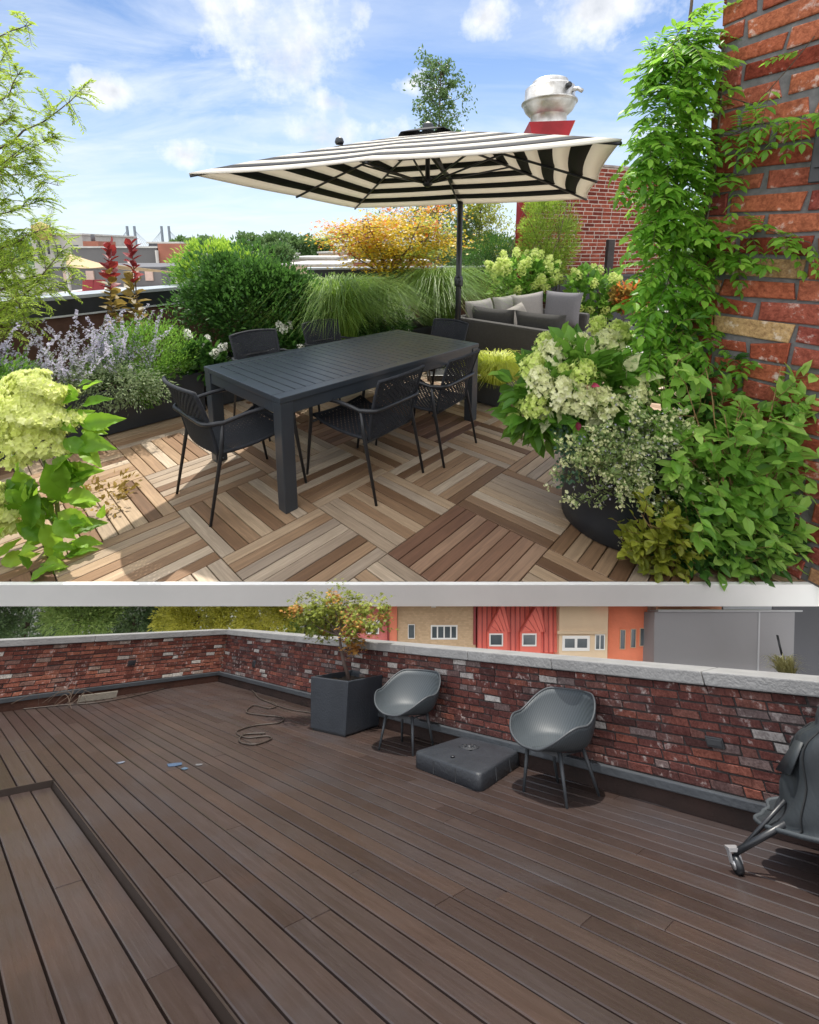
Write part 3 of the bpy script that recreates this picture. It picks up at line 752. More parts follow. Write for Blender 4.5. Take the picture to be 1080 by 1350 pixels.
c = U(np.array([1.6, -1.45, .93])); plain('boxwood_shrub', 'dense dark glossy boxwood shrub behind the far chairs', 'shrub', (c[0], c[1], .36),
    [('foliage', f_dark, [S(c, (.72, .42, .5), 210, 75, .05, .026, cr=.25, up=.6), S(c + [-.28, -.05, .28], (.28, .25, .28), 40, 70, .05, .026, cr=.3, up=.8), S(c + [.35, 0, .22], (.3, .25, .25), 40, 70, .05, .026, cr=.3, up=.8), S(c + [0, -.1, .1], (.85, .5, .62), 90, 16, .055, .026, cr=.2, up=1.2, shell=.85)])], stems_to(c, (.6, .4, .4), 10, .36, .012))
c = at(292, 358, 6.1); plain('light_green_shrub', 'tall loose light green shrub rising behind the boxwood', 'shrub', (c[0], c[1], .02),
    [('foliage', f_fresh, [S(c, (.58, .4, .30), 110, 60, .06, .024, cr=.3, up=.6), S(c, (.68, .45, .38), 70, 16, .06, .022, cr=.25, up=1.4, shell=.85)]), ('new_growth', f_lime, [S(c + [0, -.15, .14], (.52, .3, .26), 80, 40, .06, .022, cr=.3, up=.9)])], stems_to(c, (.5, .3, .3), 9, .02, .016))
def grass(name, label, c, n, spread, h, w, m, arch=.7, group=None, cat='grass'):
    mb = MB(); blades(mb, c, n, spread, h, w, arch=arch); return tag(mb.build(name, m, loc=c), label, cat, group)
GG = 'fountain grass clumps along the back planter'
grass('fountain_grass', 'big arching fountain grass clump beside the boxwood', U(np.array([2.75, -1.3, .36])), 2600, .95, .86, .008, f_grass, 1.0, GG)
grass('fountain_grass', 'arching fountain grass clump directly below the golden maple', U(np.array([3.7, -1.45, .36])), 1500, .8, .72, .008, f_grass, 1.0, GG)
grass('fountain_grass', 'arching fountain grass clump left of the umbrella pole by the sofa', U(np.array([4.75, -1.2, .36])), 2500, .95, .92, .008, f_grass, 1.0, GG)
c = U(np.array([3.3, -1.05, .6])); plain('dark_green_shrub', 'low dark leafy shrub between the two grass clumps', 'shrub', (c[0], c[1], .36), [('foliage', f_dark, [S(c, (.4, .25, .28), 70, 60, .055, .03, cr=.3)])], stems_to(c, (.3, .2, .2), 5, .36))
def white_bush(label, c, r, n, hn):
    t = plain('white_hydrangea', label, 'plant', (c[0], c[1], .36), [('foliage', f_dark, [S(c, r, n, 26, .085, .055, cr=.35, up=.4)])], stems_to(c, r, 5, .36, .005), 'small white hydrangeas in the back planters')
    P, d = ell(hn, np.asarray(c) + [0, -.03, .05], np.asarray(r) * 1.05, .9)
    for p, q in zip(P, d): mb = MB(); panicle(mb, p, q + [0, -.3, .6], .1, .045, 60, .014); mb.build('flower_head', f_white, t)
white_bush('small white flowering bush between the lavender and the first far chair', U(np.array([.86, -1.0, .52])), (.2, .14, .18), 22, 9)
white_bush('small white flowering bush between the two far chairs', U(np.array([1.75, -.86, .5])), (.2, .12, .2), 22, 8)
white_bush('small white flowering bush by the far right chair and the grass', U(np.array([3.55, -1.0, .55])), (.2, .14, .2), 22, 9)
grass('golden_hakone_grass', 'bright yellow green grass mound in the small square planter', U(np.array([3.0, 1.0, .19])), 1500, .44, .30, .007, f_hak, .8)

def smokebush(label, px):
    p = at(px[0], 440, 4.3); p[2] = .36
    t = thing('smoke_bush', label, 'plant', p, 'red tipped stems by the parapet')
    s, lo, hi = MB(), MB(), MB(); top = at(px[1], px[2], 4.3)
    pts = limb(s, p, top, .010, .004, .03)
    for k in range(46):
        q = .30 + .70 * k / 46; P = p + (top - p) * q; az = k * 2.4 + rng.normal() * .3
        d = np.array([math.cos(az), math.sin(az), .35 + .9 * q ** 3 + rng.normal() * .2])
        leaves(lo if q < .72 + rng.normal() * .08 else hi, P[None], d[None], .14 * (1.2 - .45 * q) * rng.uniform(.8, 1.15), .095 * (1.2 - .45 * q), 'f', np.array([[0, 0, 1.]]) + rng.normal(size=(1, 3)) * .5)
    s.build('stem', m_bark, t); lo.build('lower_leaves', f_bronze, t); hi.build('red_leaves', f_red, t)
smokebush('left of the two upright crimson tipped smoke bush stems', (147, 143, 322))
smokebush('right of the two upright crimson tipped smoke bush stems', (178, 173, 320))

def maple(name, label, base, zc, r, nleaf, mats, low_leaf=.075, trunk=.03, group=None, limbs=9, kind='star'):
    t = thing(name, label, 'tree', base, group)
    tr = MB(); base = np.asarray(base, float); fork = base + [0.03, 0, (zc - r[2] - base[2]) * .75]
    limb(tr, base, fork, trunk, trunk * .75, .05, 6, 8)
    crowns = [MB() for _ in mats]
    c0 = np.array([base[0], base[1], zc])
    for k in range(limbs):
        az = k * 2.4 + rng.normal() * .3; q = rng.uniform(.5, 1.0); el = rng.uniform(-.5, .95)
        tip = c0 + np.array([math.cos(az) * r[0] * q * math.cos(el * .9), math.sin(az) * r[1] * q * math.cos(el * .9), r[2] * el])
        pts = limb(tr, fork, tip, trunk * .5, trunk * .12, .18, 8, 6)
        for j in range(7):
            f = rng.uniform(.45, 1.05); b = np.array([np.interp(f, np.linspace(0, 1, 8), pts[:, i]) for i in range(3)])
            tw = b + rdir(1)[0] * np.array([r[0], r[1], r[2] * .4]) * .33
            limb(tr, b, tw, trunk * .16, trunk * .06, .15, 4, 4)
            n = nleaf // (limbs * 7); cc = tw + rng.normal(size=3) * .03
            P = cc + rng.normal(size=(n, 3)) * np.array([r[0] * .17, r[1] * .17, r[2] * .10])
            i = int(rng.choice(3, p=(.34, .5, .16) if cc[0] < base[0] - .45 or cc[2] > zc + .28 else (.10, .60, .30)))
            leaves(crowns[i], P, rdir(n) * [1, 1, .4] + [0, 0, -.25], low_leaf * (.6 + .6 * rng.random(n)), low_leaf * .5, kind, rdir(n) * .5 + [0, 0, 1])
    tr.build('trunk', m_bark, t)
    for cr, (nm, m) in zip(crowns, mats):
        if cr.n: cr.build(nm, m, t)
    return t
b = at(512, 385, 7.3); maple('japanese_maple', 'golden yellow Japanese maple with coral tips behind the table', (b[0], b[1], .36), 1.90, (1.05, .75, .60), 14500, [('coral_foliage', f_mred), ('golden_foliage', f_mgold), ('green_gold_foliage', f_chart)], .07, .04, limbs=18)

def left_tree():
    t = thing('feathery_tree', 'tall feathery yellow green tree at the left edge', 'tree', (-3.75, 3.55, .02))
    s, lf = MB(), MB(); b0 = np.array([-3.75, 3.55, .02])
    limb(s, b0, b0 + [.05, .05, 2.4], .045, .025, .05, 8, 8); limb(s, b0 + [.05, .05, 2.2], b0 + [.15, .1, 3.3], .025, .006, .06)
    tips = [(108, 118), (42, 32), (75, 178), (30, 90), (55, 215), (78, 245), (60, 262), (20, 150), (35, 300), (85, 325), (88, 352), (50, 375), (20, 340), (10, 260), (5, 200), (30, 398), (70, 300), (45, 185), (12, 60), (55, 335), (15, 390), (90, 370)]
    for px, py in tips:
        tip = at(px, py, 3.4 + rng.uniform(-.3, .45)); z0 = min(tip[2] - .15, 2.5) if tip[2] > 1 else tip[2] + .25
        st = b0 + [.03, .03, max(.5, z0 - rng.uniform(.1, .4))]
        pts = limb(s, st, tip, .012, .002, .16, 10, 5)
        for j in range(44):
            f = rng.uniform(.2, 1.0); b = np.array([np.interp(f, np.linspace(0, 1, 10), pts[:, i]) for i in range(3)])
            d = unit(tip - st) * .6 + rdir(1)[0] * .8; L = rng.uniform(.1, .3) * (1.15 - .5 * f); e = b + unit(d) * L + [0, 0, -.03]
            m = 26; q = np.linspace(.05, 1, m)[:, None]; P = b + (e - b) * q + [0, 0, .02] * np.sin(q * 3.1)
            s.tube([b, (b + e) / 2 + [0, 0, .02], e], [.0022, .0016, .0008], 3, cap=False)
            sd_ = unit(np.cross(e - b, [0, 0, 1.])) * np.where(np.arange(m) % 2, 1, -1)[:, None]
            leaves(lf, P, sd_ + unit(e - b) * .7 + rdir(m) * .25, .042 * (.6 + .6 * rng.random(m)), .011, 'd', np.array([0, 0, 1.]) + rdir(m) * .5)
    s.build('trunk', m_bark, t); lf.build('foliage', f_feather, t)
left_tree()

def mophead(label, c, r, zbase, nl, heads, hs, group=None, mat=None, name='hydrangea_bush'):
    t = plain(name, label, 'plant', (c[0], c[1], zbase), [('foliage', f_fresh, [S(c, r, nl, 14, .13, .085, kind='f', cr=.35, up=.4)])], stems_to(c, r, 8, zbase, .008), group)
    for p, q in heads: mb = MB(); panicle(mb, p, q, hs, hs * .48, int(90), hs * .13); mb.build('flower_head', mat or f_pan, t)
    return t
def heads_on(c, r, n, face=(0, -1, .9)):
    P, d = ell(n * 3, c, np.asarray(r) * 1.02, .95); s = d @ unit(np.array(face, float)); o = np.argsort(-s)[:n]
    return [(P[i], d[i] + [0, 0, .8]) for i in o]
c = at(688, 368, 7.6); mophead('leafy hydrangea bush covered in lime cream flower heads, behind the sofa', c, (.56, .35, .36), .02, 60, heads_on(c, (.58, .38, .38), 34), .17)
c = at(778, 392, 7.2); mophead('leafy hydrangea bush with a few pale heads, right of the sofa', c, (.45, .3, .42), .4, 60, heads_on(c, (.46, .32, .42), 11), .15)
p = at(778, 437, 7.2); box_planter('square_planter', 'black square planter under the hydrangea right of the sofa', None, p[0] - .3, p[0] + .3, 6.95, 7.5, .42, m_black)
p = at(818, 438, 6.9); box_planter('square_planter', 'blue grey square planter with reddish leaves by the vine', None, p[0] - .24, p[0] + .26, 6.7, 7.2, .40, paint('blue_grey_planter', (.10, .12, .15), .5))
c = at(832, 395, 6.9); plain('coleus_plant', 'reddish leafed plant in the blue grey planter', 'plant', (c[0], c[1], .35), [('foliage', f_bronze, [S(c, (.3, .2, .22), 30, 20, .11, .06, cr=.35)]), ('red_foliage', f_mred, [S(c + [0, -.05, .05], (.25, .18, .18), 16, 16, .11, .05, cr=.35)])], stems_to(c, (.2, .15, .2), 5, .35, .006))
c = at(722, 312, 7.9); plain('upright_bamboo', 'upright golden green bamboo in front of the red chimney duct', 'shrub', (c[0], c[1], .02),
    [('foliage', foliage('bamboo_leaves', (.08, .15, .02), (.20, .32, .04), (.40, .52, .08), .4), [S(c, (.48, .3, .72), 170, 55, .07, .016, kind='d', cr=.27, up=.7), S(c - [0, 0, .55], (.35, .25, .4), 60, 55, .07, .016, kind='d', cr=.3, up=.7)])], [((c[0] + rng.normal() * .1, c[1] + rng.normal() * .1, .02), c + [rng.normal() * .28, rng.normal() * .15, .6 + rng.normal() * .2], .009) for _ in range(14)])
c = at(655, 330, 9.0); plain('shady_shrub', 'soft dark green shrub under the thin tree, left of the hydrangeas', 'shrub', (c[0], c[1], .02), [('foliage', f_dark, [S(c - [.05, 0, .25], (.7, .4, .55), 120, 60, .06, .02, kind='d', cr=.3)])], stems_to(c, (.5, .3, .4), 8, .02, .012))

# round pot planting
c = np.array([1.02, 2.42, .80])
t = plain('panicle_hydrangea', 'lime and cream panicle hydrangea in the round navy pot', 'plant', (1.15, 2.4, .505), [('foliage', f_fresh, [S(c + [-.04, 0, -.02], (.36, .24, .24), 60, 13, .12, .075, cr=.35, up=.3), S(c + [-.28, -.08, -.1], (.16, .12, .16), 18, 12, .12, .07, cr=.4, up=-.1)])], stems_to(c, (.3, .2, .2), 10, .5, .007))
for px, py, y, s in ((715, 452, 2.5, .10), (742, 462, 2.5, .11), (765, 460, 2.5, .12), (700, 478, 2.4, .10), (745, 496, 2.25, .10), (690, 530, 2.3, .08), (784, 428, 2.7, .10), (682, 548, 2.3, .07), (735, 450, 2.6, .09)):
    p = at(px, py + 14, y); mb = MB(); panicle(mb, p, rng.normal(size=3) * .25 + [0, -.1, 1], s * 1.25, s * .66, 260, s * .13); mb.build('flower_head', f_pan if py > 490 or px < 720 or px > 780 else f_panw, t)
for px, py, y, s in ((700, 500, 2.3, .13), (715, 520, 2.2, .14), (800, 475, 2.45, .18), (815, 455, 2.5, .15), (790, 505, 2.35, .15), (740, 535, 2.15, .15), (770, 540, 2.14, .14), (705, 545, 2.2, .12), (820, 500, 2.4, .14), (725, 480, 2.4, .14), (760, 505, 2.2, .13), (835, 530, 2.2, .13), (800, 545, 2.12, .14)):
    p = at(px, py, y); mb = MB(); panicle(mb, p, rng.normal(size=3) * .3 + [0, -.1, 1], s, s * .62, 260, s * .12); mb.build('flower_head', f_panw if rng.random() < .6 else f_pan, t)
s_ = MB(); limb(s_, (1.05, 2.5, .55), at(784, 440, 2.7), .006, .004, .06); s_.build('tall_stem', m_twig, t)
t = thing('caladium_plant', 'cream speckled caladium leaves with pink centres in the round pot', 'plant', (1.2, 2.2, .505)); mb = MB(); st = MB(); pk = MB()
for px, py, dx, dz, L in ((728, 520, -.5, -.75, .19), (720, 535, -.15, -.95, .17), (745, 525, -.2, -.9, .18), (760, 528, .5, -.6, .15), (800, 533, -.3, -.9, .19), (815, 528, .6, -.6, .17), (820, 548, .5, -.8, .15), (785, 545, -.5, -.7, .14), (840, 500, .4, .3, .15), (826, 488, .1, .6, .14)):
    P = at(px, py, 2.14 + rng.uniform(0, .1)); leaves(mb, P[None], np.array([[dx, -.45, dz]]), L * .8, L * .5, 'big', np.array([[0, -.8, .8]]) + rng.normal(size=(1, 3)) * .3, .2); st.tube([P, (P + [1.2, 2.3, .55]) / 2 + [0, 0, .05], (1.2, 2.3, .52)], .003, 5)
for px, py in ((780, 508), (774, 512), (762, 556)):
    P = at(px, py, 2.13); leaves(pk, P[None], rdir(1) + [0, -.4, -.2], .05, .03, 'big', np.array([[0, -1, .5]]))
mb.build('leaves', f_cal, t); st.build('stalks', m_twig, t); pk.build('pink_leaves', foliage('pink_leaves', (.35, .03, .08), (.5, .06, .14), (.6, .14, .2)), t)
def catmint():
    t = thing('flowering_catmint', 'sprawling pale yellow green catmint with tiny lilac flowers over the pot side', 'plant', (1.2, 2.1, .5)); lf, fl, st, tip = MB(), MB(), MB(), MB()
    c0 = np.array([1.22, 2.16, .52])
    for k in range(230):
        e = at(rng.normal(838, 42), rng.normal(612, 38), rng.uniform(1.93, 2.1))
        if k < 12: e = at(rng.uniform(725, 775), 575 + rng.uniform(0, 50), rng.uniform(1.97, 2.05))
        pts = limb(st, c0 + rng.normal(size=3) * .05, e, .0022, .001, .2, 6, 3); m = 34; s = rng.uniform(.25, 1, m)
        P = np.array([np.interp(s, np.linspace(0, 1, 6), pts[:, i]) for i in range(3)]).T + rng.normal(size=(m, 3)) * .012
        leaves(lf, P, rdir(m) + [0, -.2, .3], .030 * (.6 + .6 * rng.random(m)), .015, 'd')
        q = P[rng.random(m) < .2]; florets(fl, q + rng.normal(size=q.shape) * .01, rdir(len(q)) + [0, -.5, .3], .0065, 4)
        q = pts[-1] + rng.normal(size=(9, 3)) * .014; florets(tip, q, rdir(9) + [0, -.5, .3], .009, 4)
    lf.build('leaves', foliage('pale_sage_leaves', (.12, .19, .06), (.26, .36, .13), (.44, .54, .24), .4), t); fl.build('lilac_flowers', f_lav, t); tip.build('cream_tips', f_panw, t); st.build('stems', m_twig, t)
catmint()
mb = MB(); st = MB(); t = thing('trailing_ivy', 'small blue green trailing plant hanging down the side of the round pot', 'plant', (.95, 2.2, .57))
for k in range(26):
    a = at(rng.uniform(732, 775), rng.uniform(548, 575), 2.2); e = at(rng.uniform(733, 768), rng.uniform(575, 640), 2.04); pts = limb(st, a, e, .0015, .001, .1, 5, 3)
    P = np.repeat(pts, 4, 0) + rng.normal(size=(20, 3)) * .01; leaves(mb, P, rdir(20) + [0, -.5, -.2], .022, .018, 'd')
mb.build('leaves', foliage('blue_green_leaves', (.03, .08, .05), (.07, .15, .09), (.14, .24, .15)), t); st.build('stems', m_twig, t)

# left foreground hydrangea
def left_hydrangea():
    t = thing('panicle_hydrangea', 'tall hydrangea with a big lime cone shaped flower head at the left foreground', 'plant', (-1.95, 2.2, .01))
    lf, st = MB(), MB(); f_lf = foliage('lime_florets', (.58, .66, .14), (.76, .82, .28), (.86, .89, .46), .35)
    for px, py, y, L, w, n in ((52, 598, 2.12, .44, .21, 3000), (-5, 700, 2.02, .24, .15, 1300), (18, 778, 1.98, .13, .10, 600), (-20, 560, 2.3, .3, .14, 900)):
        p = at(px, py, y); h1 = MB(); panicle(h1, p, np.array([.06, -.05, 1]), L, w, n, .018); h1.build('flower_head', f_lf, t)
        st.tube([(-1.95 + rng.normal() * .03, 2.2, .01), p * .5 + np.array([-1.95, 2.2, .0]) * .5 + [.03, 0, 0], p + [0, 0, .05]], [.013, .011, .008], 7)
    for px, py, y, dx, dz, L in ((105, 560, 2.15, 1, .12, .27), (100, 580, 2.12, 1, -.02, .30), (112, 515, 2.2, .7, .6, .18), (108, 535, 2.18, .9, .35, .2), (80, 625, 2.1, 1, .22, .30), (82, 655, 2.08, 1, .12, .27), (84, 700, 2.05, 1, .05, .25), (85, 735, 2.03, .9, .25, .2),
                              (60, 610, 2.02, .25, -1, .34), (35, 630, 2.0, -.25, -1, .3), (85, 600, 2.1, .5, -.8, .26), (55, 690, 2.0, .4, -.8, .25), (30, 720, 1.98, .7, .2, .22), (60, 740, 1.97, .6, .1, .2), (10, 650, 2.0, .3, -1, .25), (70, 560, 2.2, .8, .3, .25),
                              (20, 620, 2.1, .2, -1, .3), (40, 660, 2.0, .5, -.9, .26), (75, 675, 2.05, .8, -.45, .24), (100, 690, 2.06, .6, .3, .17), (95, 715, 2.03, .9, -.2, .18), (50, 650, 1.99, -.3, -1, .28), (20, 690, 1.97, .5, -.6, .26), (0, 740, 1.96, .8, .1, .22), (45, 755, 1.96, .8, .3, .2), (95, 752, 2.0, .7, .5, .16)):
        P = at(px, py, y); leaves(lf, P[None], np.array([[dx, rng.normal() * .3, dz]]), L * .72, L * .36, 'big', np.array([[-.1, -.75, .9]]) + rng.normal(size=(1, 3)) * .4, .16)
        for _ in range(2): leaves(lf, (P + rng.normal(size=3) * .05)[None], np.array([[dx + rng.normal() * .5, rng.normal() * .4, dz + rng.normal() * .5]]), L * .5, L * .26, 'big', np.array([[-.1, -.6, .9]]) + rng.normal(size=(1, 3)) * .5, .16)
        if px > 60 and dz > -.3: st.tube([P, P + [-.08, .01, -.06]], [.004, .005], 5)
    st.build('stems', m_twig, t); lf.build('leaves', foliage('sunlit_broad_leaves', (.05, .15, .012), (.15, .33, .02), (.32, .52, .05), .45), t)
left_hydrangea()

# vine on the pillar
PE = np.array([1.58, 2.42, 0.]); PD = unit(np.array([.52, -.86, 0.])); PN = unit(np.array([-.86, -.52, 0.]))
def vine():
    t = thing('wisteria_vine', 'lush green climbing wisteria cascading down the edge of the brick pillar', 'vine', (1.5, 2.5, .01))
    st, lf = MB(), MB()
    limb(st, (1.56, 2.52, .01), (1.50, 2.5, 1.4), .02, .016, .06, 10, 7); limb(st, (1.50, 2.5, 1.4), (1.45, 2.5, 3.0), .016, .006, .05, 10, 6); limb(st, (1.52, 2.47, .6), (1.58, 2.40, 2.6), .01, .004, .06, 10, 5)
    def frond(b, d, L, n=6, w=.021):
        d = unit(d); q = np.linspace(0, 1, 6)[:, None]; pts = b + d * L * q + np.array([0, 0, -.35]) * L * q ** 2
        st.tube(pts, np.linspace(.0018, .0008, 6), 3, cap=False)
        s = np.repeat(np.linspace(.15, .95, n), 2); P = np.array([np.interp(s, q[:, 0], pts[:, i]) for i in range(3)]).T
        sd_ = unit(np.cross(d, [0, 0, 1.]) + 1e-6); sg = np.where(np.arange(len(s)) % 2, 1., -1.)[:, None]
        A = sd_ * sg + d * .55 + [0, 0, -.25]; P = np.r_[P, pts[-1:]]; A = np.r_[A, [d + [0, 0, -.4]]]
        ll = L * .36 * (.8 + .4 * rng.random(len(P))); leaves(lf, P, A, ll, ll * .5, 'f', np.array([0, -.3, 1.]) + rdir(len(P)) * .4, .2)
    prof = [(55, 905, 14), (100, 893, 20), (140, 884, 24), (180, 882, 30), (220, 878, 32), (260, 882, 32), (300, 888, 30), (340, 893, 28), (380, 886, 28), (420, 880, 26), (455, 882, 26), (490, 884, 20)]
    for k in range(520):
        a = rng.uniform(0, len(prof) - 1.001); i = int(a); f = a - i; py, cx, hw = (np.array(prof[i]) * (1 - f) + np.array(prof[i + 1]) * f)
        px = cx + hw * rng.uniform(-1, 1); y = 2.44 + rng.uniform(-.18, .1)
        frond(at(px, py - 8, y), rdir(1)[0] * .8 + np.array([(px - cx) / hw * .8, -.5, -.25]), rng.uniform(.11, .19))
    for px, py, dx, n in ((880, 75, -.4, 7), (905, 45, -.1, 7), (860, 90, -.6, 5), (925, 40, .1, 5)):
        for _ in range(n): frond(at(px + rng.normal() * 10, py + rng.normal() * 12, 2.45), np.array([dx, -.3, .5]) + rdir(1)[0] * .6, rng.uniform(.1, .17))
    on = lambda px, py, off=.03: at(px, py, 2.42 - max(0, (px - 925)) * .0029) + PN * off
    for path in (((928, 350), (965, 345), (1005, 300), (1040, 312), (1072, 320)), ((925, 175), (965, 180), (1000, 165), (1040, 160), (1078, 150)), ((925, 330), (950, 330), (975, 330), (985, 350)), ((930, 400), (955, 440), (975, 470), (1000, 470)), ((930, 110), (965, 130), (1000, 140), (1045, 90), (1078, 50)), ((925, 240), (960, 235), (985, 230))):
        P = np.array([on(*q) for q in path]); st.tube(P, .0025, 4, cap=False)
        for a in range(len(P) - 1):
            for f in (np.linspace(0, 1, 5) if path[-1] != (1078, 50) else [.5]): frond(P[a] * (1 - f) + P[a + 1] * f, PN * .5 + rdir(1)[0] * .7 + [0, 0, -.3], rng.uniform(.09, .16), 5)
    st.build('stems', m_bark, t); lf.build('foliage', foliage('wisteria_leaves', (.05, .16, .015), (.14, .33, .03), (.30, .52, .07), .5), t)
vine()
# right foreground shrubs
def leafy(name, label, base, stems, mat, L, W, per, kind='f', berries=None):
    t = thing(name, label, 'shrub', base); st, lf, be = MB(), MB(), MB()
    for e, r in stems:
        pts = limb(st, np.asarray(base) + rng.normal(size=3) * [.06, .04, 0], e, r, .0018, .12, 8, 5)
        for j in range(7):
            f = rng.uniform(.3, 1); b = np.array([np.interp(f, np.linspace(0, 1, 8), pts[:, i]) for i in range(3)]); d = rdir(1)[0] + [0, -.3, .55]; e2 = b + unit(d) * rng.uniform(.08, .22)
            if e2[1] < 1.87 and e2[2] < .25: e2[1] = 1.87
            tw = limb(st, b, e2, .0024, .001, .12, 5, 3); m = per; s = rng.uniform(.2, 1.05, m)
            P = np.array([np.interp(s, np.linspace(0, 1, 5), tw[:, i]) for i in range(3)]).T
            ll = L * (.55 + .7 * rng.random(m)); leaves(lf, P, rdir(m) + unit(d) * .6 + [0, 0, .15], ll, ll * W, kind, np.array([0, -.35, 1.]) + rdir(m) * .45)
            if berries is not None and rng.random() < .35: be.lathe([(.001, -.006), (.006, 0), (.001, .006)], e2, 6)
    st.build('branches', paint('tan_twig', (.28, .17, .07), .7, 0, .3, 30), t); lf.build('leaves', mat, t)
    if berries is not None and be.n: be.build('berries', berries, t)
f_blue = foliage('blueberry_leaves', (.08, .22, .03), (.21, .42, .06), (.42, .62, .15), .45)
stems = [(at(rng.uniform(885, 1075), rng.uniform(470, 700), rng.uniform(1.95, 2.1)), .006) for _ in range(46)] + [(at(rng.uniform(900, 1080), rng.uniform(610, 740), rng.uniform(1.92, 2.02)), .005) for _ in range(26)]
leafy('blueberry_bush', 'bushy light green shrub with oval leaves in front of the brick pillar', (1.62, 2.03, .01), stems, f_blue, .074, .56, 8, 'f')
stems = [(at(rng.uniform(845, 960), rng.uniform(430, 590), rng.uniform(2.15, 2.3)), .005) for _ in range(18)]
leafy('leafy_climber', 'dark leafy stems rising between the round pot and the pillar', (1.5, 2.28, .01), stems, f_dark, .06, .55, 8)
stems = [(at(rng.uniform(835, 905), rng.uniform(675, 745), rng.uniform(1.9, 1.97)), .004) for _ in range(10)]
leafy('bronze_heuchera', 'low olive bronze leafed plant at the foot of the round pot', (1.32, 1.95, .01), stems, foliage('olive_bronze_leaves', (.11, .14, .015), (.26, .30, .03), (.42, .44, .08), .4), .055, .6, 9)
mb = MB(); shrub(mb, (1.62, 1.98, .16), (.42, .09, .2), 90, 26, .05, .028, 'f', .3); shrub(mb, (1.5, 2.1, .3), (.3, .12, .28), 60, 26, .05, .028, 'f', .3)
o = mb.build('ground_cover', f_dark, loc=(1.6, 2.0, 0)); tag(o, 'dark low leafy ground cover under the right hand shrubs', 'ground cover', None, 'stuff')
mb = MB(); shrub(mb, (-2.05, 2.5, .05), (.28, .3, .05), 16, 14, .04, .02, 'd', .3); tag(mb.build('ground_cover', f_bronze, loc=(-2, 2.5, 0)), 'dry brown leaf litter at the foot of the left hydrangea', 'ground cover', None, 'stuff')
# ================================================================== UPPER TERRACE: walls, roofs and the city
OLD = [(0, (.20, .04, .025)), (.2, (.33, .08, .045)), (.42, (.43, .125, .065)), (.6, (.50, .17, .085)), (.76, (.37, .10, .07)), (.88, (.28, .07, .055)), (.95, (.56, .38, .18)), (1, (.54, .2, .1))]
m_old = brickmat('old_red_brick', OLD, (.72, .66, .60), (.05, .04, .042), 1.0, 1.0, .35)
m_mort = paint('grey_mortar', (.17, .165, .165), .9, 0, .3, 25, .8)
def pillar():
    e = PE.copy()
    t = thing('brick_pillar', 'weathered red brick wall end rising at the right edge', 'brick wall', e)
    b = MB(); bricks(b, e + [0, 0, .0], PD, PN, 3.2, 3.9, .315, .103, .022, .014, jit=.07)
    b.build('bricks', m_old, t)
    q = e - PN * .5; m = MB()
    m.hexa([e, e + PD * 3.2, q + PD * 3.2, q], [p + np.array([0, 0, 3.9]) for p in (e, e + PD * 3.2, q + PD * 3.2, q)]); m.build('mortar', m_mort, t)
    b2 = MB(); bricks(b2, q - [0, 0, 0], PN, -PD, .5, 3.9, .315, .103, .022, .014, jit=.05); b2.build('end_bricks', m_old, t)
pillar()
def sconce():
    p = at(1092, 190, 1.98) + PN * .03
    t = thing('wall_lamp', 'narrow black wall lamp at the right edge of the brick pillar', 'lamp', p)
    k = PD; b = MB()
    def bx(c, a, n, h): 
        P = [c - k * a - PN * n, c + k * a - PN * n, c + k * a + PN * n, c - k * a + PN * n]
        b.hexa([x - [0, 0, h] for x in P], [x + [0, 0, h] for x in P])
    bx(p, .035, .02, .16); b.build('body', m_black, t, bevel=.004)
    b = MB(); bx(p + PN * .03, .02, .008, .10); b.build('bracket', m_black, t)
sconce()
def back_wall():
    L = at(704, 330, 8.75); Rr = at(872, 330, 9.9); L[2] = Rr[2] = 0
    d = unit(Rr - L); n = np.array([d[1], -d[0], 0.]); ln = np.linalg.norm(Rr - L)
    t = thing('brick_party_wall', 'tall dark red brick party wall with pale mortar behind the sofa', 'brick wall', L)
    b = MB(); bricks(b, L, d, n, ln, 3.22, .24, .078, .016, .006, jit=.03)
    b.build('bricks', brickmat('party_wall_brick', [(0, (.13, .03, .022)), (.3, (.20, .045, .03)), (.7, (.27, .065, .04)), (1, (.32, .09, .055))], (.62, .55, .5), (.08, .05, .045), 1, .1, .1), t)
    m = MB(); q = [L, Rr, Rr - n * .3, L - n * .3]; m.hexa(q, [x + np.array([0, 0, 3.22]) for x in q]); m.build('mortar', paint('pale_mortar', (.44, .37, .32), .9, 0, .2, 20, .5), t)
    c = MB(); q = [L + n * .03 - d * .02, Rr + n * .03, Rr - n * .33, L - n * .33 - d * .02]; c.hexa([x + np.array([0, 0, 3.222]) for x in q], [x + np.array([0, 0, 3.27]) for x in q]); c.build('coping', paint('worn_coping', (.30, .26, .24), .85, 0, .4, 6, .5), t, bevel=.01)
    # thin white antenna dish
    p = at(790, 222, 9.3); a = thing('roof_antenna', 'small pale antenna mast standing on the brick party wall', 'antenna', p)
    MB().tube([p, p + [.02, 0, .3]], [.035, .006], 6).build('mast', paint('pale_metal', (.6, .62, .64), .4, .4), a); MB().tube([p + [-.08, 0, .0], p + [.08, 0, .1]], .02, 6).build('bracket', m_black, a)
back_wall()
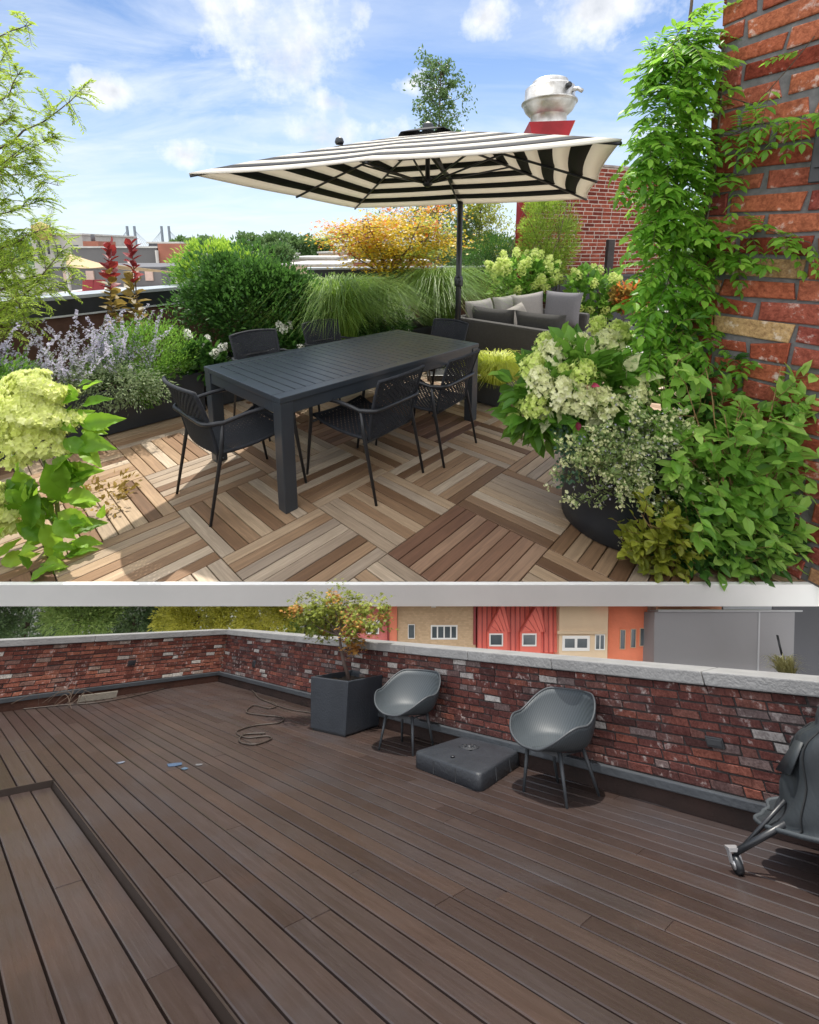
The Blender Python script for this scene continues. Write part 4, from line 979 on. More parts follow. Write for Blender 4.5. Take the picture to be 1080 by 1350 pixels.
def fan_and_duct():
    c = at(722, 177, 9.6); cx, cy, z = c
    t = thing('kitchen_exhaust_duct', 'square red exhaust duct with a flared top and a round metal fan', 'duct', (cx, cy, 0.))
    m_red = paint('red_painted_metal', (.34, .012, .022), .5, 0, .3, 3, .15); m_tan = paint('tan_metal', (.55, .26, .12), .6, 0, .3, 4, .2)
    a = R(-52); r = lambda w: [np.array([cx + w * math.cos(a + q), cy + w * math.sin(a + q)]) for q in (0, math.pi / 2, math.pi, 3 * math.pi / 2)]
    lo, hi = r(.50), r(.50)
    MB().hexa([(*p, .2) for p in lo], [(*p, z - .12) for p in hi]).build('duct', m_red, t)
    MB().hexa([(*p, z - .118) for p in r(.5)], [(*p, z + .14) for p in r(.62)]).build('flared_hood', [m_red], t)
    hood = MB(); k = [np.array([*p, z - .11]) for p in r(.503)], [np.array([*p, z + .135]) for p in r(.623)]
    hood.add([k[0][0], k[0][1], k[1][1], k[1][0]], [(0, 1, 2, 3)]); hood.build('tan_side', m_tan, t, solid=.01)  # one side of the hood is tan, the rest red
    m_galv, g = newmat('galvanised_metal'); tc = g.n('ShaderNodeTexCoord').outputs['Object']; n = g.noise(tc, 5, 5, .6)
    finish(g, g.ramp(n, [(.3, (.36, .35, .33)), (.7, (.66, .66, .65))]), g.math('ADD', g.math('MULTIPLY', n, .3), .25), .75, g.noise(tc, 40, 3), .1, .004)
    f = MB(); f.lathe([(.36, .0), (.36, .2), (.37, .205), (.47, .30), (.52, .40), (.53, .44), (.555, .445), (.555, .47), (.50, .475), (.49, .72), (.47, .73), (.45, .75), (.36, .755), (.35, .86), (.33, .875), (0, .88)], (cx, cy, z + .14), 40, cap=False)
    fan = f.build('fan_housing', m_galv, t)
    q = MB(); q.tube([(cx + .2, cy - .40, z + .78), (cx + .22, cy - .52, z + .78)], .055, 12); q.build('vent_hole', m_black, fan)
    q = MB(); q.tube([(cx + .30, cy - .30, z + .74), (cx + .42, cy - .42, z + .74), (cx + .52, cy - .40, z + .70)], .04, 10); q.build('cable_elbow', m_galv, fan)
    # red downpipe-like column at the left of the bamboo
    p = at(690, 345, 8.7); t2 = thing('red_duct_column', 'round red painted column left of the bamboo', 'duct', (p[0], p[1], 0))
    k = MB(); k.lathe([(.175, .02), (.175, 2.6), (.19, 2.61), (.19, 2.66), (.175, 2.67), (.175, 2.75)], (p[0], p[1], 0), 20); k.build('column', paint('faded_red_metal', (.42, .03, .05), .5, 0, .25, 3, .15), t2)
    b = MB(); b.box((p[0] - .05, p[1] - .24, 1.9), (p[0] + .05, p[1] - .17, 2.2)); b.build('clamp', m_red, t2)
fan_and_duct()
def fence():
    a, b = at(728, 372, 8.1), at(862, 372, 8.9); a[2] = b[2] = 0; d = unit(b - a); n = np.array([d[1], -d[0], 0]); ln = np.linalg.norm(b - a)
    t = thing('low_fence', 'low dark board fence in front of the party wall', 'fence', a)
    m = MB()
    for z0, z1 in ((.05, .42), (.44, .74), (.76, 1.05)):
        q = [a, b, b - n * .03, a - n * .03]; m.hexa([p + np.array([0, 0, z0]) for p in q], [p + np.array([0, 0, z1]) for p in q])
    m.build('boards', paint('blackened_boards', (.03, .032, .042), .6, 0, .3, 6, .3), t)
    c = MB(); q = [a + n * .05, b + n * .05, b - n * .08, a - n * .08]; c.hexa([p + np.array([0, 0, 1.052]) for p in q], [p + np.array([0, 0, 1.1]) for p in q]); c.build('cap_rail', m_black, t)
    p = at(803, 345, 8.3); p[2] = 0
    MB().box((p[0] - .06, p[1] - .06, 0), (p[0] + .06, p[1] + .06, 1.76)).build('post', paint('charred_timber', (.04, .035, .035), .8, 0, .4, 10, .6), t, bevel=.008)
fence()
def parapet(name, label, P, Q, h, band=.2):
    P, Q = np.array([*P, 0.]), np.array([*Q, 0.]); d = unit(Q - P); n = np.array([d[1], -d[0], 0.])
    t = thing(name, label, 'parapet', P); up = lambda q, z0, z1: ([p + np.array([0, 0, z0]) for p in q], [p + np.array([0, 0, z1]) for p in q])
    q = [P, Q, Q - n * .25, P - n * .25]; MB().hexa(*up(q, -.04, h - band - .002)).build('wall', paint('dull_brick_render', (.10, .05, .035), .9, 0, .35, 6, .5), t)
    q = [P + n * .02, Q + n * .02, Q - n * .27, P - n * .27]; MB().hexa(*up(q, h - band, h - .04)).build('dark_fascia', m_black, t)
    q = [P + n * .035, Q + n * .035, Q - n * .36, P - n * .36]; MB().hexa(*up(q, h - .038, h)).build('coping', paint('pale_metal_coping', (.36, .39, .41), .4, .3, .1, 3, .1), t, bevel=.004)
    q = [P + n * .03, Q + n * .03, Q + n * .021, P + n * .021]; MB().hexa(*up(q, h - band - .012, h - band + .006)).build('drip_edge', paint('pale_metal', (.6, .62, .64), .4, .4), t)
a, b = at(-90, 405, 3.55), at(405, 362, 7.6)
parapet('parapet', 'low parapet with black fascia and pale metal coping behind the lavender', a[:2], b[:2], 1.12)
a, b = at(405, 351, 8.2), at(735, 349, 9.2)
parapet('parapet', 'far stretch of black and pale parapet behind the golden maple', a[:2], b[:2], 1.24)

# ------------------------------------------------------------------ the city beyond
def block(name, label, px0, px1, pytop, y, depth, wall, zb=-14, roofc=None, wins=0, cat='building', group=None, wincol=None, rows=1):
    a, b = at(px0, pytop, y), at(px1, pytop, y); z = a[2]
    t = thing(name, label, cat, ((a[0] + b[0]) / 2, y + depth / 2, zb), group)
    MB().box((a[0], y, zb), (b[0], y + depth, z)).build('walls', wall, t)
    e = .012 * y * .25
    MB().box((a[0] - e, y - e, z + .003), (b[0] + e, y + depth, z + e * 1.3)).build('roof_edge', roofc or m_concrete, t)
    w = b[0] - a[0]
    for r in range(rows):
        for k in range(wins):
            xc = a[0] + w * (k + .5) / wins; ww = w / wins * .22; zt = z - .022 * y - r * 3.1
            MB().box((xc - ww, y - .05, zt - .03 * y), (xc + ww, y + .02, zt)).build('window', wincol or m_win, t)
    return t
m_win = paint('dark_window_glass', (.03, .04, .05), .15, 0, .1, 2, 0, .6)
m_wht = paint('white_render', (.42, .40, .37), .8, 0, .12, .8, .1); m_gry = paint('grey_render', (.13, .125, .125), .8, 0, .12, .6, .1)
m_bri = paint('city_brick', (.34, .13, .085), .85, 0, .2, 1.2, .3); m_tan = paint('tan_render', (.50, .40, .28), .8, 0, .15, .8, .1); m_drk = paint('dark_roof', (.10, .10, .11), .8, 0, .2, .8, .1)
t = block('flat_roofed_building', 'long grey flat roofed building with a red brick end, beyond the left parapet', 96, 207, 327, 34, 9, m_gry, roofc=m_concrete)
a, b = at(207.6, 321, 33.9), at(237, 321, 33.9); MB().box((a[0], 33.9, -14), (b[0], 42.5, a[2])).build('brick_end', m_bri, t)
a = at(208, 345, 33.8); MB().tube([(a[0], 33.8, -6), (a[0], 33.8, at(208, 330, 33.8)[2])], .12, 8).build('downpipe', m_wht, t)
block('pale_rooftop_house', 'pale grey flat rooftop building behind the feathery tree', 40, 108, 310, 52, 10, m_wht, wins=3)
t = thing('roof_chimney', 'small brown brick roof bulkhead beside the pale rooftop building', 'chimney', at(120, 326, 50)); a, b = at(109, 318, 50), at(129, 318, 50)
MB().box((a[0], 50, -4), (b[0], 53, a[2])).build('stack', m_bri, t); MB().tube([(a[0] + .5, 51, a[2]), (a[0] + .5, 51, a[2] + .8)], .2, 8).build('pot', m_drk, t)
t = thing('water_tank', 'small yellowish roof tank on the skyline at the left', 'tank', at(55, 310, 51)); p = at(55, 306, 51); MB().lathe([(.9, -.9), (.9, .7), (.2, 1.1), (0, 1.15)], p, 14).build('tank', paint('ochre_tank', (.45, .34, .12), .7), t); MB().tube([p + [-.5, 0, -2.5], p + [-.5, 0, -.8]], .12, 6).tube([p + [.5, 0, -2.5], p + [.5, 0, -.8]], .12, 6).build('stand', m_drk, t)
t = block('dark_rooftop_house', 'low dark walled rooftop house under the tan shade sail', 60, 212, 354, 22, 6, m_gry, roofc=m_drk, wins=0)
for px in (88, 118, 178, 196):
    a, b = at(px - 5, 357, 21.95), at(px + 5, 357, 21.95); MB().box((a[0], 21.93, at(px, 370, 21.95)[2]), (b[0], 22.01, a[2])).build('window', paint('pinkish_blind', (.5, .36, .3), .6), t)
# terrace floor under the red chairs, shade sail, chairs
p = at(120, 384, 19.5); tag(MB().box((at(50, 390, 18)[0], 17.5, -14), (at(240, 390, 18)[0], 21.9, p[2])).build('neighbour_terrace', m_concrete, loc=(p[0], 19, -14)), 'grey neighbouring flat roof terrace beyond the left parapet', 'building')
def sail():
    pts = [at(86, 333, 20), at(232, 359, 19), at(150, 349, 18.2), at(88, 352, 18)]; n = 14; P = np.zeros((n, n, 3))
    for i in range(n):
        for j in range(n):
            u, v = i / (n - 1), j / (n - 1); P[i, j] = pts[0] * (1 - u) * (1 - v) + pts[1] * u * (1 - v) + pts[2] * u * v + pts[3] * (1 - u) * v - np.array([0, 0, .25]) * math.sin(u * 3.14) * (1 - v * .6)
    t = thing('shade_sail', 'tan fabric shade sail stretched over the neighbouring roof terrace', 'shade sail', pts[1]); mb = MB(); mb.grid(P); mb.build('fabric', paint('tan_canvas', (.40, .29, .17), .85, 0, .08, 3, .2), t, solid=.02)
    for q in (pts[0], pts[1], pts[3]): MB().tube([(q[0], q[1], -3), q], .05, 6).build('post', m_wht, t)
sail()
def red_chair(px):
    p = at(px, 397, 19.2); t = thing('red_chair', 'red garden chair on the neighbouring terrace, ' + ('left one' if px < 120 else 'right one'), 'chair', p, 'red chairs under the shade sail'); m = paint('red_plastic', (.28, .02, .028), .6)
    MB().box(p + [-.24, -.24, .38], p + [.24, .24, .44]).build('seat', m, t); MB().hexa([p + [-.24, .2, .44], p + [.24, .2, .44], p + [.24, .25, .44], p + [-.24, .25, .44]], [p + [-.26, .33, .92], p + [.26, .33, .92], p + [.26, .38, .92], p + [-.26, .38, .92]]).build('backrest', m, t)
    for sx in (-.2, .2):
        for sy in (-.2, .2): MB().tube([p + [sx, sy, 0], p + [sx, sy, .38]], .02, 6).build('leg', m, t)
red_chair(113); red_chair(127)
HG = 'houses and roofs of the city beyond the parapet'
specs = [(240, 300, 338, 60, m_bri, 'low red brick row house left of the light green shrub'), (300, 352, 341, 70, m_drk, 'dark roofed house behind the light green shrub'), (372, 447, 350, 48, m_tan, 'tan house with a pale cornice left of the golden maple'), (380, 442, 341, 64, m_wht, 'pale flat roofed house above the tan house'),
         (335, 372, 336, 95, m_wht, 'small pale house among the distant trees'), (420, 452, 334, 110, m_tan, 'pale house close to the golden maple crown'), (345, 365, 331, 150, m_bri, 'tiny brick house in front of the tree line'), (236, 268, 331, 130, m_wht, 'long pale building right of the brick end'), (268, 320, 334, 110, m_gry, 'grey building beyond the light green shrub'),
         (590, 668, 345, 70, m_wht, 'pale low house behind the umbrella pole'), (628, 690, 336, 110, paint('blue_render', (.10, .28, .46), .7), 'small blue building right of the umbrella pole'), (196, 236, 321, 140, m_drk, 'dark rooftop plant room under the bridge'), (452, 600, 346, 90, m_bri, 'brick house hidden behind the golden maple'), (130, 200, 327, 120, m_wht, 'pale roofs on the skyline left of the bridge')]
for px0, px1, py, y, m, lab in specs: block('city_house', lab, px0, px1, py, y, 10 + y * .05, m, wins=4, rows=2, group=HG)
def bridge():
    y = 640; p = at(196, 326, y); t = thing('cable_stayed_bridge', 'far cable stayed bridge with four grey towers on the horizon', 'bridge', p); m = paint('bridge_steel', (.20, .23, .27), .7, 0, .1, .05, 0)
    zt = at(170, 298, y)[2]; z0 = at(170, 326.5, y)[2]; tw = []
    for px in (170.5, 180, 215.5, 225):
        x = at(px, 326, y)[0]; MB().box((x - 1.0, y - 1.6, -14), (x + 1.0, y + 1.6, zt)).build('tower', m, t)
    MB().box((at(120, 326, y)[0], y - 3, z0 - 1.2), (at(275, 326, y)[0], y + 3, z0 + .4)).build('deck', m, t)
    c = MB()
    for px, s in ((170.5, -1), (180, 1), (215.5, -1), (225, 1)):
        x = at(px, 326, y)[0]
        for k in range(1, 7): c.tube([(x, y, zt - k * 1.0), (x + s * k * 3.9, y, z0)], .16, 4)
    c.build('cables', m, t)
bridge()
# trees beyond
def far_tree(label, px, pyt, pyb, y, w, mat=f_far, n=60, per=45, group='trees beyond the parapet', leaf=None, name='broadleaf_tree'):
    c = at(px, (pyt + pyb) / 2, y); rz = (at(px, pyt, y)[2] - at(px, pyb, y)[2]) / 2; rx = w / 2 * y / 575; l = leaf or max(.05, y * .0045)
    t = thing(name, label, 'tree', (c[0], c[1], -14 if y > 14 else .02), group)
    mb = MB(); shrub(mb, c, (rx, rx, rz), n, per, l * 1.5, l, 'd', .3, .3, .4); mb.build('crown', mat, t)
    s = MB(); limb(s, (c[0], c[1], -14 if y > 14 else .02), c, max(.06, rx * .09), max(.03, rx * .04), .03); s.build('trunk', m_bark, t)
for a in (('round dark tree left of the distant houses', 330, 309, 338, 120, 34), ('broad dark tree above the pale houses', 368, 311, 334, 160, 52), ('spreading tree right of the broad dark one', 402, 313, 336, 150, 46), ('light green tree in front of the pale houses', 368, 322, 345, 60, 40), ('small tree by the golden maple crown', 428, 316, 338, 140, 26), ('bushy tree left of the umbrella pole', 596, 318, 350, 60, 60),
          ('pale distant tree behind the party wall end', 650, 312, 345, 70, 60), ('low tree near the bridge right tower', 245, 318, 334, 170, 40), ('green tree between grey building and shrub', 272, 316, 345, 80, 50), ('tree at the far left behind the feathery tree', 15, 318, 345, 90, 60)): far_tree(*a)
def thin_tree(name, label, px, y, top, bot, w, n, mat, zb, leafsize):
    b = at(px, bot, y); t = thing(name, label, 'tree', (b[0], b[1], zb)); s, lf = MB(), MB(); tp = at(px + 4, top, y)
    tr = limb(s, (b[0], b[1], zb), tp, .05 * y / 10, .01, .02, 14, 7)
    for k in range(n):
        f = .25 + .75 * k / n; b0 = np.array([np.interp(f, np.linspace(0, 1, 14), tr[:, i]) for i in range(3)])
        if b0[2] < at(px, bot, y)[2]: continue
        az = k * 2.4; L = w * y / 575 * .5 * (1.15 - .75 * max(0, (f - .4) / .6)) * rng.uniform(.4, 1.1); e = b0 + np.array([math.cos(az), math.sin(az), .45]) * L
        pts = limb(s, b0, e, .012 * y / 10, .003, .15, 6, 4)
        for q in (.45, .7, .9, 1.05):
            if rng.random() < .2: continue
            c = b0 + (e - b0) * q; m = 34; leaves(lf, c + rng.normal(size=(m, 3)) * L * .17, rdir(m), leafsize * (.6 + .6 * rng.random(m)), leafsize * .4, 'd')
    s.build('trunk', m_bark, t); lf.build('foliage', mat, t)
thin_tree('tall_conifer', 'tall dark tree whose top shows above the striped parasol', 578, 12.0, 84, 330, 105, 70, f_far, -.04, .12)
thin_tree('slender_tree', 'thin open branched tree right of the umbrella pole', 632, 10.6, 255, 350, 95, 60, f_chart, -.04, .08)
thin_tree('slender_tree', 'low open branched tree close behind the umbrella pole', 612, 10.3, 282, 350, 60, 34, f_far, -.04, .07)
mb = MB()
for k in range(260):
    y = rng.uniform(180, 900); x = rng.uniform(-.95, .75) * y; r = rng.uniform(4, 9); shrub(mb, (x, y, -14 + r * .7 + rng.uniform(0, 5)), (r * 1.5, r, r * .8), 9, 22, 2.6, 1.8, 'd', .4)
tag(mb.build('far_woods', f_far, loc=(0, 400, -14)), 'far belt of city trees along the horizon', 'woods', None, 'stuff')
# ================================================================== LOWER TERRACE
FR.low = True
C0 = np.array([-3.55, 10.38, 0.]); W1 = unit(np.array([.669, -.743, 0.])); W2 = np.array([W1[1], -W1[0], 0.])   # along right wall; towards the viewer's left
if W2[1] > 0: W2 = -W2
WL = unit(np.array([-.56, -.828, 0.]))
D1 = np.array([math.cos(R(46.5)), -math.sin(R(46.5)), 0.]); D2 = np.array([D1[1], -D1[0], 0.])    # board direction
if D2[1] > 0: D2 = -D2
def Q(a, b, z=0.0): return C0 + D1 * a + D2 * b + np.array([0, 0, z])
def make_old_deck():
    stops = [(0, (.031, .0195, .017)), (.3, (.042, .028, .0245)), (.55, (.052, .036, .032)), (.8, (.045, .035, .034)), (1, (.062, .040, .032))]
    ang = math.atan2(D1[1], D1[0])
    m = wood('old_dark_deck_boards', stops, -ang, 1 / LS * .55, .36, .5, (.6, .55, .55), [((.052, .052, .060), 4.0, .52), ((.075, .042, .030), 5.5, .55), ((.11, .10, .095), 24, .66)])
    mb = MB(); pw, g, bs, as_ = .12, .011, 3.24, 4.39
    def plank(a0, a1, b0, b1, z):
        c = .004; dz = rng.normal() * .0008
        P = lambda a, b, zz: Q(a, b, zz)
        v = [P(a0, b0, z - .03), P(a1, b0, z - .03), P(a1, b1, z - .03), P(a0, b1, z - .03), P(a0, b0, z - c), P(a1, b0, z - c), P(a1, b1, z - c), P(a0, b1, z - c),
             P(a0 + c * .3, b0 + c, z + dz), P(a1 - c * .3, b0 + c, z + dz), P(a1 - c * .3, b1 - c, z + dz), P(a0 + c * .3, b1 - c, z + dz)]
        f = [(8, 9, 10, 11)] + [(s + q, s + (q + 1) % 4, s + 4 + (q + 1) % 4, s + 4 + q) for s in (0, 4) for q in range(4)]
        mb.add(v, np.array([x for x in f]) if False else f, False)
    def row(b0, b1, a_min, a_max, z):
        a = a_min
        while a < a_max:
            L = rng.uniform(1.6, 4.2); e = min(a_max, a + L); plank(a + .001, e - .0012, b0 + g / 2, b1 - g / 2, z); a = e
    for k in range(-5, 27): row(k * pw, (k + 1) * pw, -1.4, 13.5, 0)
    k = 0
    while bs + k * pw < 6.2: row(bs + k * pw, bs + (k + 1) * pw, -1.4, as_, 0); k += 1
    k = 0
    while bs + .012 + k * .135 < 6.6: row(bs + .012 + k * .135, bs + .012 + (k + 1) * .135, as_ + .015, 13.5, -.036); k += 1
    tag(mb.build('old_deck', m), kind='structure')
    e = MB(); P = [Q(as_, bs - .0, -.2), Q(13.5, bs, -.2), Q(13.5, bs + .01, -.2), Q(as_, bs + .01, -.2)]; e.hexa(P, [p + np.array([0, 0, .194]) for p in P])
    P = [Q(as_ - .002, bs + .011, -.2), Q(as_ + .012, bs + .011, -.2), Q(as_ + .012, 6.2, -.2), Q(as_ - .002, 6.2, -.2)]; e.hexa(P, [p + np.array([0, 0, .205]) for p in P])
    tag(e.build('step_riser', wood('step_riser_wood', [(0, (.018, .012, .01)), (1, (.03, .02, .016))], -ang, 1 / LS)), kind='structure')
    sb = MB(); sb.box((-14, 1.2, -.30), (9, 12.4, -.24)); tag(sb.build('deck_subfloor', paint('black_void', (.012, .01, .01), .95)), kind='structure')
make_old_deck()
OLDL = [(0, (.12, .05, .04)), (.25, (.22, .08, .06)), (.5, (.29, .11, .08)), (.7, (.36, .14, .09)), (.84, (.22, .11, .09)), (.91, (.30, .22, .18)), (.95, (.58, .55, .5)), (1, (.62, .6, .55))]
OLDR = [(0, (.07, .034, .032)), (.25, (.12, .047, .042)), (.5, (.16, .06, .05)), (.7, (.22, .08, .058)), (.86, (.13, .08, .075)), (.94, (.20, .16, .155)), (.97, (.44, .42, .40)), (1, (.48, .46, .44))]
def low_wall(label, O, d, n, ln, stops, nm, whiteamt, soot, caps):
    t = thing('brick_parapet', label, 'brick wall', O, 'brick parapet walls of the old terrace')
    zt = .71; z0 = .148
    b = MB(); bricks(b, O + [0, 0, z0], d, n, ln, zt - z0, .192, .0508, .0092, .009, jit=.05)
    b.build('bricks', brickmat(nm, stops, (.50, .45, .43), (.05, .04, .042), 5.5, whiteamt, soot), t)
    q = lambda o0, o1, a0=0, a1=ln: [O + d * a0 + n * o0, O + d * a1 + n * o0, O + d * a1 + n * o1, O + d * a0 + n * o1]
    up = lambda P, z0, z1: ([p + np.array([0, 0, z0]) for p in P], [p + np.array([0, 0, z1]) for p in P])
    MB().hexa(*up(q(0, -.24), -.2, zt)).build('core', paint('dark_mortar', (.05, .044, .044), .95, 0, .3, 60, .8), t)
    m_fl = paint('lead_flashing', (.060, .068, .078), .5, .2, .25, 12, .3)
    MB().hexa(*up(q(.05, .002), .095, .1455)).build('flashing', m_fl, t, bevel=.006)
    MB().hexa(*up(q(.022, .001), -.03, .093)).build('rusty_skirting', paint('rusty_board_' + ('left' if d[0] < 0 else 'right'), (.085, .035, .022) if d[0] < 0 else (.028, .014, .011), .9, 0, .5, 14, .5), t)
    m_cap = paint('limestone_cap', (.23, .23, .23), .8, 0, .16, 24, .5); a = 0
    for L in caps:
        MB().hexa(*up(q(.055, -.3, a + .004, min(a + L, ln) - .004), zt + .002, zt + .082)).build('cap_stone', m_cap, t, bevel=.008); a += L
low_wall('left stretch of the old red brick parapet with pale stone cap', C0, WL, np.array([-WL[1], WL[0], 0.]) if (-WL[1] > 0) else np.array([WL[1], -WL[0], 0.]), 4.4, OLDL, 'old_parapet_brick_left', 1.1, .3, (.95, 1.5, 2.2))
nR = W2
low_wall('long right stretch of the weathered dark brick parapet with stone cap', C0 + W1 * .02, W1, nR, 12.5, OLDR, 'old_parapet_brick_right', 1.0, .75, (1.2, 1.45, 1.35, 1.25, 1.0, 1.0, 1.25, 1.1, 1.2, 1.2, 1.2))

m_tub = paint('dark_slate_planter', (.027, .033, .042), .45, 0, .15, 30, .2)
def old_planter():
    B = low(455, 973); L = low(407, 962); Rr = low(506.5, 956)
    eL, eR = L - B, Rr - B; F = B + eL + eR; base = [B, Rr, F, L]; c = sum(base) / 4; h = .475
    t = thing('tall_square_planter', 'tall tapered dark slate planter holding the small Japanese maple', 'planter', c)
    up = lambda k, z: [c + (p - c) * k + np.array([0, 0, z]) for p in base]
    V = up(.96, .015) + up(1.07, h - .02) + up(1.075, h) + up(.98, h) + up(.97, h - .07)
    F_ = [(3, 2, 1, 0)] + [(s + a, s + (a + 1) % 4, s + 4 + (a + 1) % 4, s + 4 + a) for s in (0, 4, 8, 12) for a in range(4)]
    m = MB(); m.add(V, F_); m.build('box', m_tub, t, bevel=.007)
    m = MB(); P = up(.975, h - .055); n = 12; g = np.zeros((n, n, 3))
    for i in range(n):
        for j in range(n):
            u, v = i / (n - 1), j / (n - 1); g[i, j] = P[0] * (1 - u) * (1 - v) + P[1] * u * (1 - v) + P[2] * u * v + P[3] * (1 - u) * v + np.array([0, 0, rng.normal() * .006])
    m.grid(g, False); m.build('soil', m_soil, t)
    m = MB(); m.hexa(up(.9, .0), up(.9, .014)); m.build('foot', m_black, t)
    return c + np.array([0, 0, h - .06])
tb = old_planter()
f_om = foliage('autumn_maple_leaves', (.30, .13, .03), (.46, .24, .06), (.60, .36, .12), .4)
f_og = foliage('olive_maple_leaves', (.10, .14, .02), (.20, .24, .04), (.34, .36, .09), .4)
def old_maple():
    t = thing('small_japanese_maple', 'small Japanese maple with olive and orange leaves growing in the dark planter', 'tree', tb)
    tr, g, o = MB(), MB(), MB(); k = .5
    yb = tb[1]; P = lambda px, py, dy=0: low(px, py, y=yb + dy)
    tr.tube([tb, P(452, 868), P(449, 850), P(447, 835)], [.024, .02, .017, .014], 8)
    f1 = P(447, 838); f2 = P(450, 862)
    tips = [(405, 800, f1), (385, 815, f1), (430, 790, f1), (455, 788, f1), (480, 795, f1), (500, 812, f1), (470, 815, f1), (420, 830, f1), (395, 828, f1), (440, 805, f1), (472, 848, f2), (460, 838, f1), (492, 828, f1), (425, 812, f1), (510, 798, f1), (412, 786, f1), (470, 780, f1), (440, 776, f1), (495, 783, f1), (390, 790, f1)]
    for px, py, f in tips:
        e = P(px, py, rng.uniform(-.3, .3)); pts = limb(tr, f, e, .009, .002, .16, 7, 5)
        for j in range(6):
            q = rng.uniform(.5, 1.05); b = np.array([np.interp(q, np.linspace(0, 1, 7), pts[:, i]) for i in range(3)]) + rng.normal(size=3) * .05
            m = 25; pl = b + rng.normal(size=(m, 3)) * [.055, .055, .03]
            org = rng.random() < (.75 if (px > 440 and py > 825) else .13)
            leaves(o if org else g, pl, rdir(m) * [1, 1, .4] + [0, 0, -.25], .075 * (.6 + .6 * rng.random(m)), .03, 'star', rdir(m) * .5 + [0, -.2, 1])
    tr.build('trunk', paint('dark_maple_bark', (.10, .07, .06), .9, 0, .3, 40, .6), t); g.build('olive_foliage', f_og, t); o.build('orange_foliage', f_om, t)
old_maple()

# ------------------------------------------------------------------ shell chairs
def shellmat():
    m, t = newmat('grey_perforated_plastic'); tc = t.n('ShaderNodeTexCoord'); uv = tc.outputs['UV']
    o = tc.outputs['Object']
    w = t.n('ShaderNodeTexWave'); w.wave_type = 'BANDS'; w.bands_direction = 'DIAGONAL'; w.inputs['Scale'].default_value = 120; t.l(o, w.inputs['Vector'])
    w2 = t.n('ShaderNodeTexWave'); w2.wave_type = 'BANDS'; w2.bands_direction = 'DIAGONAL'; w2.inputs['Scale'].default_value = 80; t.l(t.mapping(o, (-1, 1, 1)), w2.inputs['Vector'])
    h = w.outputs[1]
    c = t.mix(t.math('MULTIPLY', t.math('SUBTRACT', h, .5), 4, clamp=True), (.05, .06, .068), (.036, .044, .05))
    finish(t, c, .5, 0, h, .12, .001, .4); return m
m_shell = shellmat(); m_leg = paint('grey_plastic_leg', (.04, .046, .053), .5, 0, .1, 40, .1)
def shell_chair():
    t = thing('shell_armchair', 'dark grey perforated shell armchair between the planter and the umbrella base', 'chair', (0, 0, 0), 'grey shell armchairs on the old deck')
    zs = .285
    def prof(th):      # th 0 at back, pi at front
        c = math.cos(th); k = abs(th) / math.pi
        rim = zs + .15 * (1 - sm(.18, .52, k)) + .135 * (1 - sm(.56, .93, k)) + .01
        return rim
    def sm(a, b, x): x = min(1, max(0, (x - a) / (b - a))); return x * x * (3 - 2 * x)
    n, k = 64, 18; P = np.zeros((k, n + 1, 3))
    for j in range(n + 1):
        th = -math.pi + 2 * math.pi * j / n; d = np.array([math.sin(th), -math.cos(th)])       # back is -y
        fr = abs(th) / math.pi; rim = prof(th); rs = .215 + .02 * sm(.7, 1, fr); rr = .325 + .03 * (1 - sm(.2, .6, fr)) - .055 * sm(.75, 1, fr)
        for i in range(k):
            q = i / (k - 1)
            if q < .5: u = q / .5; r = rs * u; z = zs + .012 * u * u - .012
            else:
                u = (q - .5) / .5; r = rs + (rr - rs) * (math.sin(u * math.pi / 2) ** .9 * (.75 + .25 * u)); z = zs + (rim - zs) * (1 - math.cos(u * math.pi / 2)) ** .85 - .012 * sm(.8, 1, fr) * u
            P[i, j] = [d[0] * r * 1.02, d[1] * r, z]
    s = MB(); s.grid(P); s.build('shell', m_shell, t, solid=.011)
    r = MB(); r.tube(P[-1, :-1], .0085, 6, closed=True); r.build('rim', m_leg, t)
    f = MB(); f.tube([(-.15, -.14, zs - .03), (.15, -.14, zs - .03), (.16, .13, zs - .03), (-.16, .13, zs - .03)], .014, 6, closed=True); f.build('underframe', m_leg, t)
    for sx in (-1, 1):
        MB().tube([(sx * .155, .13, zs - .012), (sx * .20, .185, 0)], [.017, .010], 8).build('leg', m_leg, t)
        MB().tube([(sx * .15, -.14, zs + .0), (sx * .19, -.20, 0)], [.017, .010], 8).build('leg', m_leg, t)
    return t
sc0 = shell_chair()
c1 = (low(500, 990) + low(529, 1002) + low(571, 980) + low(541, 977)) / 4
c2 = np.array([.035, 0, 0]) + (low(681, 1045) + low(740, 1071) + low(779, 1048) + low(735, 1029)) / 4
# the sitter would look towards the near left
f1 = (low(500, 990) + low(529, 1002)) / 2 - c1; f2 = (low(681, 1045) + low(740, 1071)) / 2 - c2
place(sc0, c1, math.atan2(f1[1], f1[0]) - math.pi / 2)
copy_thing(sc0, c2, math.atan2(f2[1], f2[0]) - math.pi / 2, 'dark grey perforated shell armchair right of the umbrella base by the wall')

